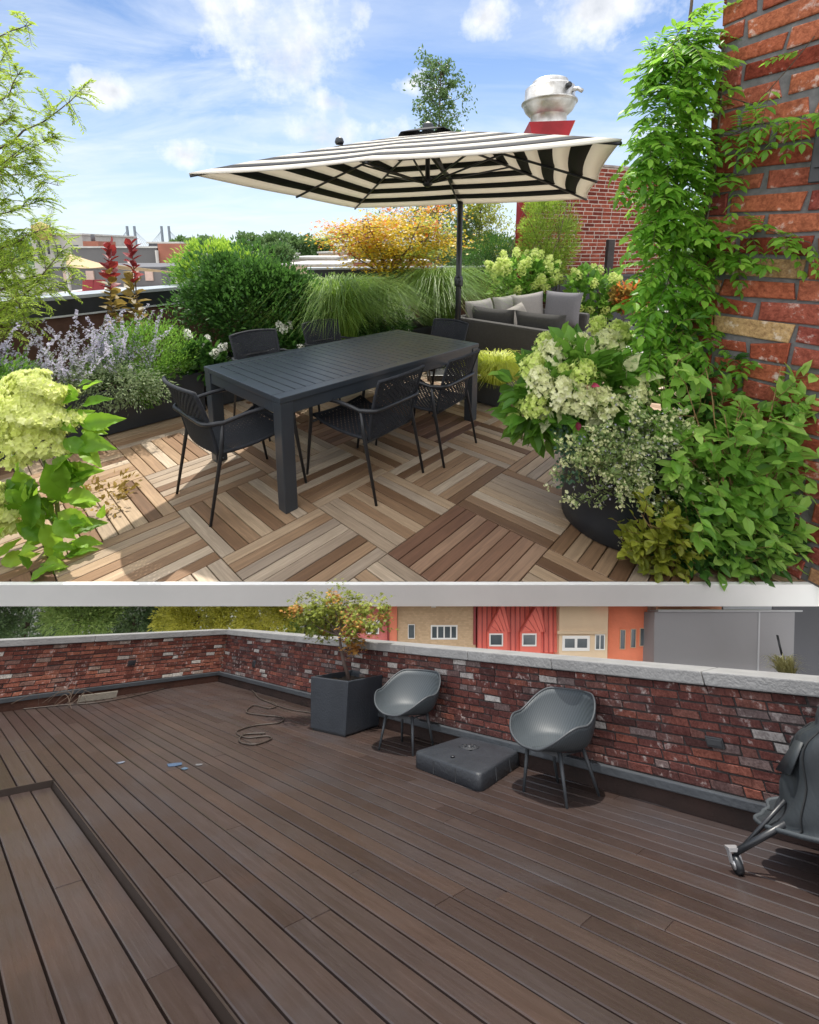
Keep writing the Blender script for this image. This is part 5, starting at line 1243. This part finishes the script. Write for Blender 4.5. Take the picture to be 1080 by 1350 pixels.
def umbrella_base():
    K = [low(*q, .09) * [1, 1, 0] for q in ((545, 993), (633, 1024), (688, 989), (612, 972))]; c = sum(K) / 4
    t = thing('umbrella_base', 'square black plastic umbrella base weight lying on the old deck', 'umbrella base', c); h = .10
    n = 6; base = []
    for a in range(4):
        p, q, r = K[a - 1], K[a], K[(a + 1) % 4]; 
        for s in np.linspace(0, 1, n): 
            d1 = unit(p - q) * .07; d2 = unit(r - q) * .07; base.append(q + d1 * (1 - s) ** 2 + d2 * s ** 2)
    base = np.array(base); m = MB(); rings = []
    for k, z in ((.985, 0), (1, .012), (1.0, h - .012), (.985, h), (.93, h + .004), (.55, h + .022), (.2, h + .03)): rings.append(np.r_[c + (base - c) * k, (c + (base[:1] - c) * k)] + [0, 0, z])
    m.grid(np.array(rings)[:, ::-1]); m.build('body', paint('black_rubbery_plastic', (.019, .022, .028), .5, 0, .15, 30, .3), t)
    m = MB(); m.lathe([(.0, 0), (.085, 0), (.09, .004), (.078, .009), (.02, .009), (.018, .016), (0, .016)], c + [0, 0, h + .026], 28); cp = m.build('centre_cap', paint('black_ribbed_plastic', (.02, .022, .027), .55), t)
    m = MB()
    for a in range(10): m.tube([c + [.025 * math.cos(a * .628), .025 * math.sin(a * .628), h + .036], c + [.075 * math.cos(a * .628), .075 * math.sin(a * .628), h + .036]], .003, 5)
    m.build('ribs', m_black, cp)
    m = MB(); p = low(597, 998, h + .016); m.lathe([(0, 0), (.018, 0), (.02, .006), (0, .008)], p, 14); m.build('filler_plug', m_black, t)
    m = MB()
    for a in range(4):
        p, q = K[a], K[(a + 1) % 4]; e = unit(q - p); nrm = np.array([e[1], -e[0], 0])
        if nrm @ (p - c) < 0: nrm = -nrm
        for s in (.33, .66): x = p + (q - p) * s + nrm * .001; m.box(x - [.004, .004, 0] + [0, 0, .008], x + [.004, .004, h - .014])
    m.build('side_seams', m_black, t)
umbrella_base()

m_cable = paint('brown_hose', (.04, .028, .022), .6, 0, .3, 40, .3)
def cable():
    pts = [low(30, 936), low(80, 931), low(130, 927), low(180, 918), low(230, 905), low(262, 899), low(300, 897), low(330, 910), low(343, 922), low(365, 930), (low(355, 935)), low(335, 931), low(325, 940), low(345, 944), low(372, 947), low(368, 954), low(335, 958), low(312, 966), low(325, 974), low(352, 972), low(357, 976), low(335, 983), low(316, 979), low(322, 970), low(350, 968)]
    pts2 = [low(343, 922), low(362, 930), low(385, 937), low(412, 941)]
    def smooth(p, n=10):
        p = np.array(p); out = []
        for i in range(len(p) - 1):
            a, b, c, d = p[max(i - 1, 0)], p[i], p[i + 1], p[min(i + 2, len(p) - 1)]
            for s in np.linspace(0, 1, n, endpoint=False): out.append(.5 * (2 * b + (c - a) * s + (2 * a - 5 * b + 4 * c - d) * s * s + (-a + 3 * b - 3 * c + d) * s ** 3))
        return np.array(out + [p[-1]]) + [0, 0, .009]
    m = MB(); m.tube(smooth(pts), .008, 6); m.tube(smooth(pts2), .008, 6)
    tag(m.build('irrigation_hose', m_cable, loc=low(330, 950)), 'thin brown irrigation hose snaking in loops over the old deck', 'hose')
    m = MB()
    for k in range(9):
        a = low(rng.uniform(30, 105), rng.uniform(925, 934), .03); b = a + rng.normal(size=3) * [.2, .1, .02] + [0, 0, .12]; e = b + rng.normal(size=3) * [.2, .1, .02] - [0, 0, .13]; e[2] = max(.01, e[2]); m.tube(smooth([a, (a + b) / 2 + [0, 0, .06], b, e]), .003, 4)
    tag(m.build('dry_tendrils', paint('dry_twigs', (.10, .07, .05), .9), loc=low(60, 930)), 'tangle of dry brown tendrils at the foot of the left parapet', 'twigs', None, 'stuff')
cable()
def wallbox(label, O, d, n, a, z, w, h, col):
    p = O + d * a + n * .012 + np.array([0, 0, z]); t = thing('outlet_box', label, 'outlet box', p, 'outdoor outlet boxes on the brick parapet'); m = MB()
    q = lambda w_, h_, o0, o1: ([p - d * w_ + n * o0 + [0, 0, -h_], p + d * w_ + n * o0 + [0, 0, -h_], p + d * w_ + n * o1 + [0, 0, -h_], p - d * w_ + n * o1 + [0, 0, -h_]], [p - d * w_ + n * o0 + [0, 0, h_], p + d * w_ + n * o0 + [0, 0, h_], p + d * w_ + n * o1 + [0, 0, h_], p - d * w_ + n * o1 + [0, 0, h_]])
    m.hexa(*q(w, h, -.01, .018)); m.build('box', col, t, bevel=.004); m = MB(); m.hexa(*q(w * .86, h * .62, .0185, .026)); m.build('lid', m_black, t, bevel=.003)
nL = np.array([-WL[1], WL[0], 0.]) if (-WL[1] > 0) else np.array([WL[1], -WL[0], 0.])
def along(O, d, px, row):     # distance along a wall seen at photo column px
    for a in np.linspace(0, 9, 1801):
        P = O + d * a + np.array([0, 0, .4]) - [0, 0, LH]; dep = P[1] * math.cos(LA) + P[2] * math.sin(LA)
        if (540 + 575 * P[0] / dep - px) * (1 if d[0] > 0 else -1) > 0: break
    best = min(np.linspace(.0, .8, 161), key=lambda z: abs(430 - 575 * (-(O + d * a)[1] * math.sin(LA) + (z - LH) * math.cos(LA)) / ((O + d * a)[1] * math.cos(LA) + (z - LH) * math.sin(LA)) - row)); return a, best
a, z = along(C0, WL, 173, 874); wallbox('small dark outlet box on the left brick parapet', C0, WL, nL, a, z, .06, .035, m_black)
a, z = along(C0, W1, 337, 875); wallbox('small grey outlet box on the right parapet near the corner', C0, W1, W2, a, z, .045, .045, m_tub)
a, z = along(C0, W1, 943, 978); wallbox('wide black outlet box on the brick wall beside the covered grill', C0, W1, W2, a, z, .055, .028, m_black)
p0, p1 = low(101, 927, .0), low(152, 920, .0); d = unit(p1 - p0); n = np.array([d[1], -d[0], 0]); q = [p0, p1, p1 + n * .03, p0 + n * .03]
t = MB(); t.hexa([x + np.array([0, 0, .004]) for x in q], [x + np.array([0, 0, .085]) for x in q]); tag(t.build('stone_offcut', paint('pale_stone', (.19, .17, .14), .85, 0, .2, 30, .4), bevel=.004, loc=p0), 'pale stone offcut leaning at the foot of the left parapet', 'stone')
for k, (px, py, w, col, lab) in enumerate(((160, 1006, .03, (.12, .14, .18), 'small whitish blue tape scrap on the old deck, leftmost'), (230, 1009, .06, (.045, .08, .14), 'largest blue tape scrap on the old deck'), (243, 1014, .03, (.06, .10, .15), 'small blue tape scrap right beside the largest one'), (262, 1009, .03, (.11, .11, .115), 'pale grey tape scrap right of the blue ones'))):
    p = low(px, py); a = rng.uniform(0, 3); P = [p + np.array([w * 1.2 * r * math.cos(a + q), w * 1.3 * r * math.sin(a + q), .003]) for q, r in ((0, 1), (.9, .7), (1.9, 1.1), (3.2, .8), (4.3, .6), (5.3, .9))]
    tag(MB().prism(P, (0, 0, .002)).build('tape_scrap', paint('tape_%d' % k if False else 'scrap_' + 'abcd'[k], col, .6), loc=p), lab, 'tape', 'tape scraps on the old deck')

def grill():
    g0 = low(975, 1153); t = thing('covered_grill', 'barbecue grill under a dark grey weather cover on a caster leg', 'grill', g0)
    B = g0 + np.array([.06, .10, 0]); ctr = C0 + W1 * 9.4 + W2 * .37
    m_cov, tt = newmat('grey_nylon_cover'); tc = tt.n('ShaderNodeTexCoord').outputs['Object']; nn = tt.noise(tt.mapping(tc, (30, 30, 6)), 1.0, 4, .6, 1.2)
    finish(tt, tt.ramp(nn, [(.2, (.014, .018, .021)), (.8, (.026, .031, .036))]), .55, 0, nn, .25, .006, .4)
    n, k = 72, 26; P = np.zeros((k, n + 1, 3))
    for i in range(k):
        q = i / (k - 1); z = .21 + .60 * q - .05 * math.sin(q * 9)
        for j in range(n + 1):
            a = 2 * math.pi * j / n; sx = .64 - .50 * q ** .75 + .02 * math.sin(q * 7); sy = .29 - .13 * q
            r = (abs(math.cos(a)) ** 3 + abs(math.sin(a)) ** 3) ** (-1 / 3)
            f = 1 + .04 * (abs(math.sin(a * 5.5 + q * 3)) - .6) * (.5 + q) + .03 * math.sin(a * 17 - q * 9) * min(1, .3 + q * 2) + .035 * abs(math.sin(q * 11 + a * 3)) + .02 * math.sin(q * 23 - a * 7)
            if q > .9: f *= 1 - (q - .9) * 3.0
            P[i, j] = ctr + W1 * (r * math.cos(a) * sx * f) + W2 * (-r * math.sin(a) * min(sy * f, .34)) + np.array([0, 0, 1.]) * (z - .03 * math.sin(a * 2 + 1) * (1 - q))
    m = MB(); m.grid(P); top = P[-1, :-1]; m.add(np.r_[top, [top.mean(0) + [0, 0, .02]]], [(i, (i + 1) % n, n) for i in range(n)], True); m.build('cover', m_cov, t)
    m = MB(); m.tube(P[0, :-1], .011, 6, closed=True); m.build('hem', paint('grey_webbing', (.04, .048, .055), .7, 0, .2, 40), t)
    m = MB()
    for j in (20, 34, 46, 58): m.tube(P[:, j] + (P[:, j] - ctr) * [.008, .008, 0], .0045, 5)
    m.build('seams', paint('dark_seam', (.012, .014, .016), .8), t)
    m = MB(); k0 = 41; m.grid([[P[13, k0] + (P[13, k0] - ctr) * [.03, .03, 0], P[13, k0 + 4] + (P[13, k0 + 4] - ctr) * [.03, .03, 0]], [P[9, k0 - 1] + (P[9, k0 - 1] - ctr) * [.10, .10, 0], P[9, k0 + 3] + (P[9, k0 + 3] - ctr) * [.10, .10, 0]]]); m.build('flap', m_cov, t, solid=.006)
    for sx, sy in ((0, 0), (1.4, 0), (1.4, -.52), (.35, -.52)):
        o = W1 * sx + W2 * sy; b = g0 + o; e = ctr + (b - ctr) * .62
        lg = MB(); lg.tube([(b[0], b[1], .075), (e[0], e[1], .23)], .014, 8).tube([(b[0] + .03, b[1] + .02, .07), (e[0] + .03, e[1] + .03, .30)], .009, 6); leg = lg.build('leg', m_black, t)
        w = MB(); w.tube([(b[0] - .016, b[1], .036), (b[0] + .016, b[1], .036)], .036, 20); w.build('caster_wheel', m_black, leg)
        h = MB(); h.tube([(b[0] - .021, b[1], .036), (b[0] + .021, b[1], .036)], .02, 16); h.box((b[0] - .03, b[1] - .012, .04), (b[0] - .019, b[1] + .012, .085)).box((b[0] + .019, b[1] - .012, .04), (b[0] + .03, b[1] + .012, .085)).box((b[0] - .03, b[1] - .02, .0855), (b[0] + .03, b[1] + .02, .1)); h.build('caster_fork', paint('pale_chromed_plastic', (.45, .45, .46), .3, .5), leg)
grill()

# ------------------------------------------------------------------ houses and trees across the street
LY = 13.2
def X(px, y=LY, row=830): return low(px, row, y=y)[0]
def Z(row, y=LY): return low(540, row, y=y)[2]
UPR = .055; ZR = Z(832)
def upright(p):     # old house fronts lean out a little
    q = np.array(p, float); q[..., 0] *= 1 + UPR * (q[..., 2] - ZR); return q
ZT = Z(778)            # tops stay under the slab
def lbox(mb, px0, px1, r0, r1, y0, y1, yref=None):
    y_ = yref or y0; mb.box((X(px0, y_, r1), y0, Z(r1, y_)), (X(px1, y_, r1), y1, Z(r0, y_))); return mb
def lwindow(t, px0, px1, r0, r1, y, panes, fr, gl):
    x0, x1, z0, z1 = X(px0, y), X(px1, y), Z(r1, y), Z(r0, y); e = (x1 - x0) * .09 if panes < 3 else (x1 - x0) * .05
    f = MB(upright)
    for lo, hi in (((x0, y - .03, z0), (x1, y - .002, z0 + e)), ((x0, y - .03, z1 - e), (x1, y - .002, z1)), ((x0, y - .03, z0 + e + .001), (x0 + e, y - .002, z1 - e - .001)), ((x1 - e, y - .03, z0 + e + .001), (x1, y - .002, z1 - e - .001))): f.box(lo, hi)
    for k in range(1, panes): xm = x0 + (x1 - x0) * k / panes; f.box((xm - e / 2, y - .028, z0 + e + .001), (xm + e / 2, y - .002, z1 - e - .001))
    o = f.build('window', fr, t); g = MB(upright).box((x0 + e * .5, y - .014, z0 + e * .5), (x1 - e * .5, y - .004, z1 - e * .5)); g.build('pane', gl, o)
m_gl = paint('street_window_glass', (.10, .12, .13), .12, 0, .4, 8, 0, .7); m_frw = paint('white_window_frame', (.8, .79, .75), .5)
def house(name, label, px0, px1, y, depth, mat, row_top=778, cat='house'):
    t = thing(name, label, cat, (X((px0 + px1) / 2, y), y + depth / 2, -6.)); x0, x1 = X(px0, y, 830), X(px1, y, 830)
    MB(upright).box((x0, y, -6), (x1, y + depth, Z(row_top, y))).build('walls', mat, t); return t
def bmat(name, c1, c2, mort, sc_):
    m, t = newmat(name); tc = t.n('ShaderNodeTexCoord').outputs['Object']; b = t.n('ShaderNodeTexBrick'); t.l(t.mapping(tc, (1, 1, 1), (R(90), 0, 0)), b.inputs['Vector'])
    b.inputs['Color1'].default_value = (*c1, 1); b.inputs['Color2'].default_value = (*c2, 1); b.inputs['Mortar'].default_value = (*mort, 1); b.inputs['Scale'].default_value = sc_; b.inputs['Mortar Size'].default_value = .012; b.inputs['Bias'].default_value = 0
    n = t.noise(tc, 9, 5, .6); finish(t, t.mix(t.math('MULTIPLY', n, .5), b.outputs[0], t.mix(1, b.outputs[0], (.6, .55, .5), 'MULTIPLY')), .85, 0, b.outputs[1], .3, .003); return m
t = house('pink_brick_house', 'pink red house partly hidden behind the small maple', 455, 511, LY + .1, 2, bmat('pink_brick', (.62, .17, .16), (.72, .22, .2), (.6, .3, .28), 30))
lwindow(t, 482, 500, 822, 836, LY + .1, 2, m_frw, m_gl); m = MB(upright); lbox(m, 478, 503, 817, 821, LY + .04, LY + .098); m.build('lintel', m_frw, t); m = MB(upright); lbox(m, 464, 511, 796, 799, LY + .05, LY + .098); m.build('cornice', paint('pink_trim', (.6, .2, .2), .7), t)
t = house('coral_side_house', 'narrow coral red strip of house beside the tan brick one', 512, 523.5, LY - .05, 2, paint('coral_render', (.78, .24, .14), .8, 0, .1, 10, .2)); m = MB(upright); lbox(m, 511.5, 513, 780, 850, LY - .07, LY - .052); m.build('downpipe', paint('dark_red_trim', (.3, .05, .05), .6), t)
t = house('tan_brick_house', 'tan brick house with a four pane window above the parapet', 524, 627, LY, 2, bmat('tan_brick', (.56, .40, .24), (.66, .48, .30), (.5, .38, .26), 34))
lwindow(t, 568, 603, 824, 843, LY, 4, m_frw, m_gl); lwindow(t, 538, 547, 823, 842, LY, 1, m_frw, m_gl)
m = MB(upright); lbox(m, 568, 574, 793, 801, LY - .03, LY - .003); m.build('white_plate', m_frw, t); m = MB(upright); lbox(m, 625.5, 628.5, 785, 850, LY - .05, LY - .003); m.build('downpipe', paint('dark_red_trim', (.3, .05, .05), .6), t)
m_cor = paint('coral_standing_seam', (.80, .17, .12), .5, 0, .1, 10, .15)
def mansard():
    y = LY + .05; t = house('mansard_house', 'coral red standing seam mansard roof with two pointed dormers', 629.5, 735, y + .3, 2, m_cor, 778)
    x0, x1 = X(629.5, y), X(736, y); zb, zt = Z(860, y), ZT + .05
    MB(upright).hexa([(x0, y, zb), (x1, y, zb), (x1, y + .29, zb), (x0, y + .29, zb)], [(x0 + .02, y + .2, zt), (x1 + .02, y + .2, zt), (x1 + .02, y + .29, zt), (x0 + .02, y + .29, zt)]).build('roof_slope', m_cor, t)
    s = MB(upright); n = 17
    for k in range(n + 1): x = x0 + (x1 - x0) * k / n; s.hexa([(x - .012, y - .03, zb), (x + .012, y - .03, zb), (x + .012, y + .0, zb), (x - .012, y + .0, zb)], [(x + .008, y + .17, zt), (x + .032, y + .17, zt), (x + .032, y + .2, zt), (x + .008, y + .2, zt)])
    s.build('seams', paint('dark_coral_seam', (.42, .07, .055), .5), t)
    for pk, bl, br, w0, w1 in ((663, 643, 673, 645, 663), (710.5, 686, 719, 688, 707)):
        yf = y - .16; zl, zp = Z(833, yf), Z(792, yf); xl, xr, xp = X(bl, yf), X(br, yf), X(pk, yf)
        d = MB(upright); d.prism([(xl, yf, zl), (xr, yf, zl), (xp, yf, zp)], (0, .33, 0)); dr = d.build('dormer', m_cor, t)
        c = MB(upright)
        for k in range(1, 5):
            f = k / 5; c.tube([(xp + (xl - xp) * f, yf - .004, zp + (zl - zp) * f), (xp + (xl - xp) * f + (xr - xl) * .34 * (1 - f * .1), yf - .004, zl + .01)][:2], .008, 4)
        c.tube([(xl, yf - .008, zl), (xp, yf - .008, zp), (xr, yf - .008, zl)], .017, 5); c.build('dormer_trim', paint('deep_coral_trim', (.55, .10, .08), .5), dr)
        b = MB(upright); b.box((X(w0 - 2, yf), yf + .01, Z(862, yf)), (X(w1 + 6, yf), yf + .3, zl - .003)); b.build('dormer_base', m_cor, dr)
        lwindow(t, w0, w1, 835, 852, yf + .008, 1, m_frw, m_gl); f = MB(upright); f.tube([(xp, yf - .02, zp - .03), (xp + .09, yf - .02, zp - .035)], .03, 6); f.build('finial', paint('dark_red_trim', (.3, .05, .05), .6), dr)
mansard()
m_st = paint('tan_stucco', (.70, .54, .36), .8, 0, .08, 8, .2)
t = house('tan_stucco_house', 'tan stucco house front with a double window and a red eave', 737, 801, LY - .1, 2, m_st)
lwindow(t, 741, 777, 838, 858, LY - .1, 2, m_frw, m_gl); lwindow(t, 784, 797, 836, 857, LY - .1, 2, m_frw, m_gl); m = MB(upright); lbox(m, 736, 799, 832, 836, LY - .16, LY - .103); m.build('lintel_band', paint('tan_trim', (.62, .48, .32), .8), t)
m = MB(upright); lbox(m, 780, 816, 786, 799, LY - .32, LY - .103); m.build('red_eave', m_cor, t)
t = house('orange_house', 'orange rendered house wall with three narrow windows', 801.5, 853, LY + .12, 2, paint('orange_render', (.78, .23, .12), .8, 0, .14, 9, .3), 789)
for k, a in enumerate((817, 831, 843)): lwindow(t, a, a + 7, 830 - k, 856 - k * 2, LY + .12, 1, paint('tan_frame', (.6, .45, .3), .6), m_gl)
m = MB(upright); lbox(m, 801.5, 856, 783, 788.5, LY + .06, LY + .6); m.build('dark_gutter', m_drk, t)
t = house('brick_gable_house', 'narrow brown brick house side between the orange and the grey walls', 853.5, 864, LY + .08, 2, bmat('brown_brick', (.36, .2, .15), (.46, .28, .2), (.4, .3, .25), 34), 787); m = MB(upright); lbox(m, 853, 865, 783, 786.5, LY + .03, LY + .5); m.build('coping', m_concrete, t)
t = house('grey_wall_building', 'large plain grey building wall above the right end of the parapet', 862, 1046, LY - .45, 2.5, paint('grey_cladding', (.25, .245, .25), .75, 0, .06, 4, .15), 807)
m = MB(upright); lbox(m, 861, 1047, 804.5, 806.6, LY - .48, LY + 1.9, LY - .48); m.build('coping', paint('light_grey_trim', (.42, .42, .43), .6), t); m = MB(upright); lbox(m, 1020, 1022, 806, 890, LY - .47, LY - .452); m.build('joint', paint('light_grey_trim', (.42, .42, .43), .6), t)
t = house('orange_roof_house', 'low orange brick roof house behind the grey building', 866, 950, LY + 2.3, 1.5, paint('orange_brick_far', (.62, .28, .17), .85, 0, .2, 14, .3), 796); m = MB(upright); lbox(m, 866, 951, 792.5, 795.6, LY + 2.2, LY + 3.8); m.build('cornice', m_tan, t)
t = house('grey_dormer_house', 'grey rooftop house with white trim at the upper right', 952, 1016, LY + 2.3, 1.5, paint('grey_siding', (.30, .31, .33), .7, 0, .1, 12, .2), 786); m = MB(upright); lbox(m, 958, 1008, 793, 796, LY + 2.24, LY + 2.297); m.build('trim', m_frw, t)
t = house('dark_shed_roof', 'dark roofed shed at the far upper right', 1017, 1090, LY + 2.4, 1.5, m_drk, 797); m = MB(upright); lbox(m, 1016, 1092, 791, 796.5, LY + 2.3, LY + 3.9); m.build('roof', paint('pale_blue_roof', (.45, .5, .55), .6), t)
p = low(1045, 905, y=11.3); t = thing('ornamental_grass', 'pale dry grass tuft behind the right end of the parapet', 'grass', p); mb = MB(); blades(mb, p, 260, .4, .5, .02, arch=.6); mb.build('blades', foliage('dry_grass_blades', (.25, .24, .09), (.42, .40, .18), (.6, .56, .3)), t)
p = low(1030, 885, y=11.6); t = thing('rooftop_pipe', 'white vent pipe with a dark cap beside the dry grass', 'pipe', p); MB().tube([p - [0, 0, .6], p + [.12, 0, .25]], .035, 8).build('pipe', m_frw, t); MB().tube([p + [.14, 0, .27], p + [.2, 0, .62]], .022, 6).build('mast', m_black, t)
GT = 'trees beyond the old parapet'
def ltree(name, label, px, row, y, rx, rz, mat, n=90, per=60, leaf=.11):
    c = low(px, row, y=y); t = thing(name, label, 'tree', (c[0], c[1], -6), GT); mb = MB(); shrub(mb, c, (rx, rx * .7, rz), n, per, leaf, leaf * .5, 'd', .28, .3, .35); mb.build('crown', mat, t); s = MB(); limb(s, (c[0], c[1], -6), c, .14, .06, .03); s.build('trunk', m_bark, t)
f_ld = foliage('dark_street_tree_leaves', (.05, .09, .045), (.10, .165, .07), (.19, .27, .11), .3); f_ly = foliage('yellowing_tree_leaves', (.26, .27, .04), (.46, .45, .07), (.62, .60, .14), .35); f_lm = foliage('mid_green_tree_leaves', (.12, .19, .05), (.22, .33, .09), (.36, .46, .15), .3)
ltree('broadleaf_tree', 'dark green tree at the far left above the parapet', 40, 812, 15.2, 1.5, .75, f_ld); ltree('broadleaf_tree', 'lighter green tree second from the left above the parapet', 108, 812, 14.4, .95, .55, f_lm)
ltree('broadleaf_tree', 'grey green tree in the middle of the row above the parapet', 180, 812, 15.5, 1.2, .75, f_ld); ltree('broadleaf_tree', 'dark tree behind the left parapet corner', -40, 815, 14.8, 1.4, .8, f_ld)
ltree('yellow_green_tree', 'wide yellow green tree above the corner of the parapet', 262, 812, 14.2, 1.05, .6, f_ly, 110); ltree('yellow_green_tree', 'yellow green tree just left of the small maple', 350, 812, 14.4, 1.2, .6, f_ly, 110); ltree('broadleaf_tree', 'green tree directly behind the small maple', 425, 815, 14.6, .95, .6, f_lm); ltree('broadleaf_tree', 'dark tree filling the gap left of the yellow green ones', 222, 814, 16.0, 1.2, .8, f_ld, 70)
p = low(405, 806, y=13.6); t = thing('street_lamp', 'street lamp with a small white globe top behind the small maple', 'street lamp', (p[0], p[1], -6)); MB().tube([(p[0], p[1], -6), (p[0], p[1], p[2] - .08)], [.05, .03], 8).build('post', m_black, t); MB().lathe([(.03, -.09), (.09, -.06), (.13, .02), (.10, .05), (0, .06)], p, 16).build('lamp_shade', m_frw, t)
FR.low = False
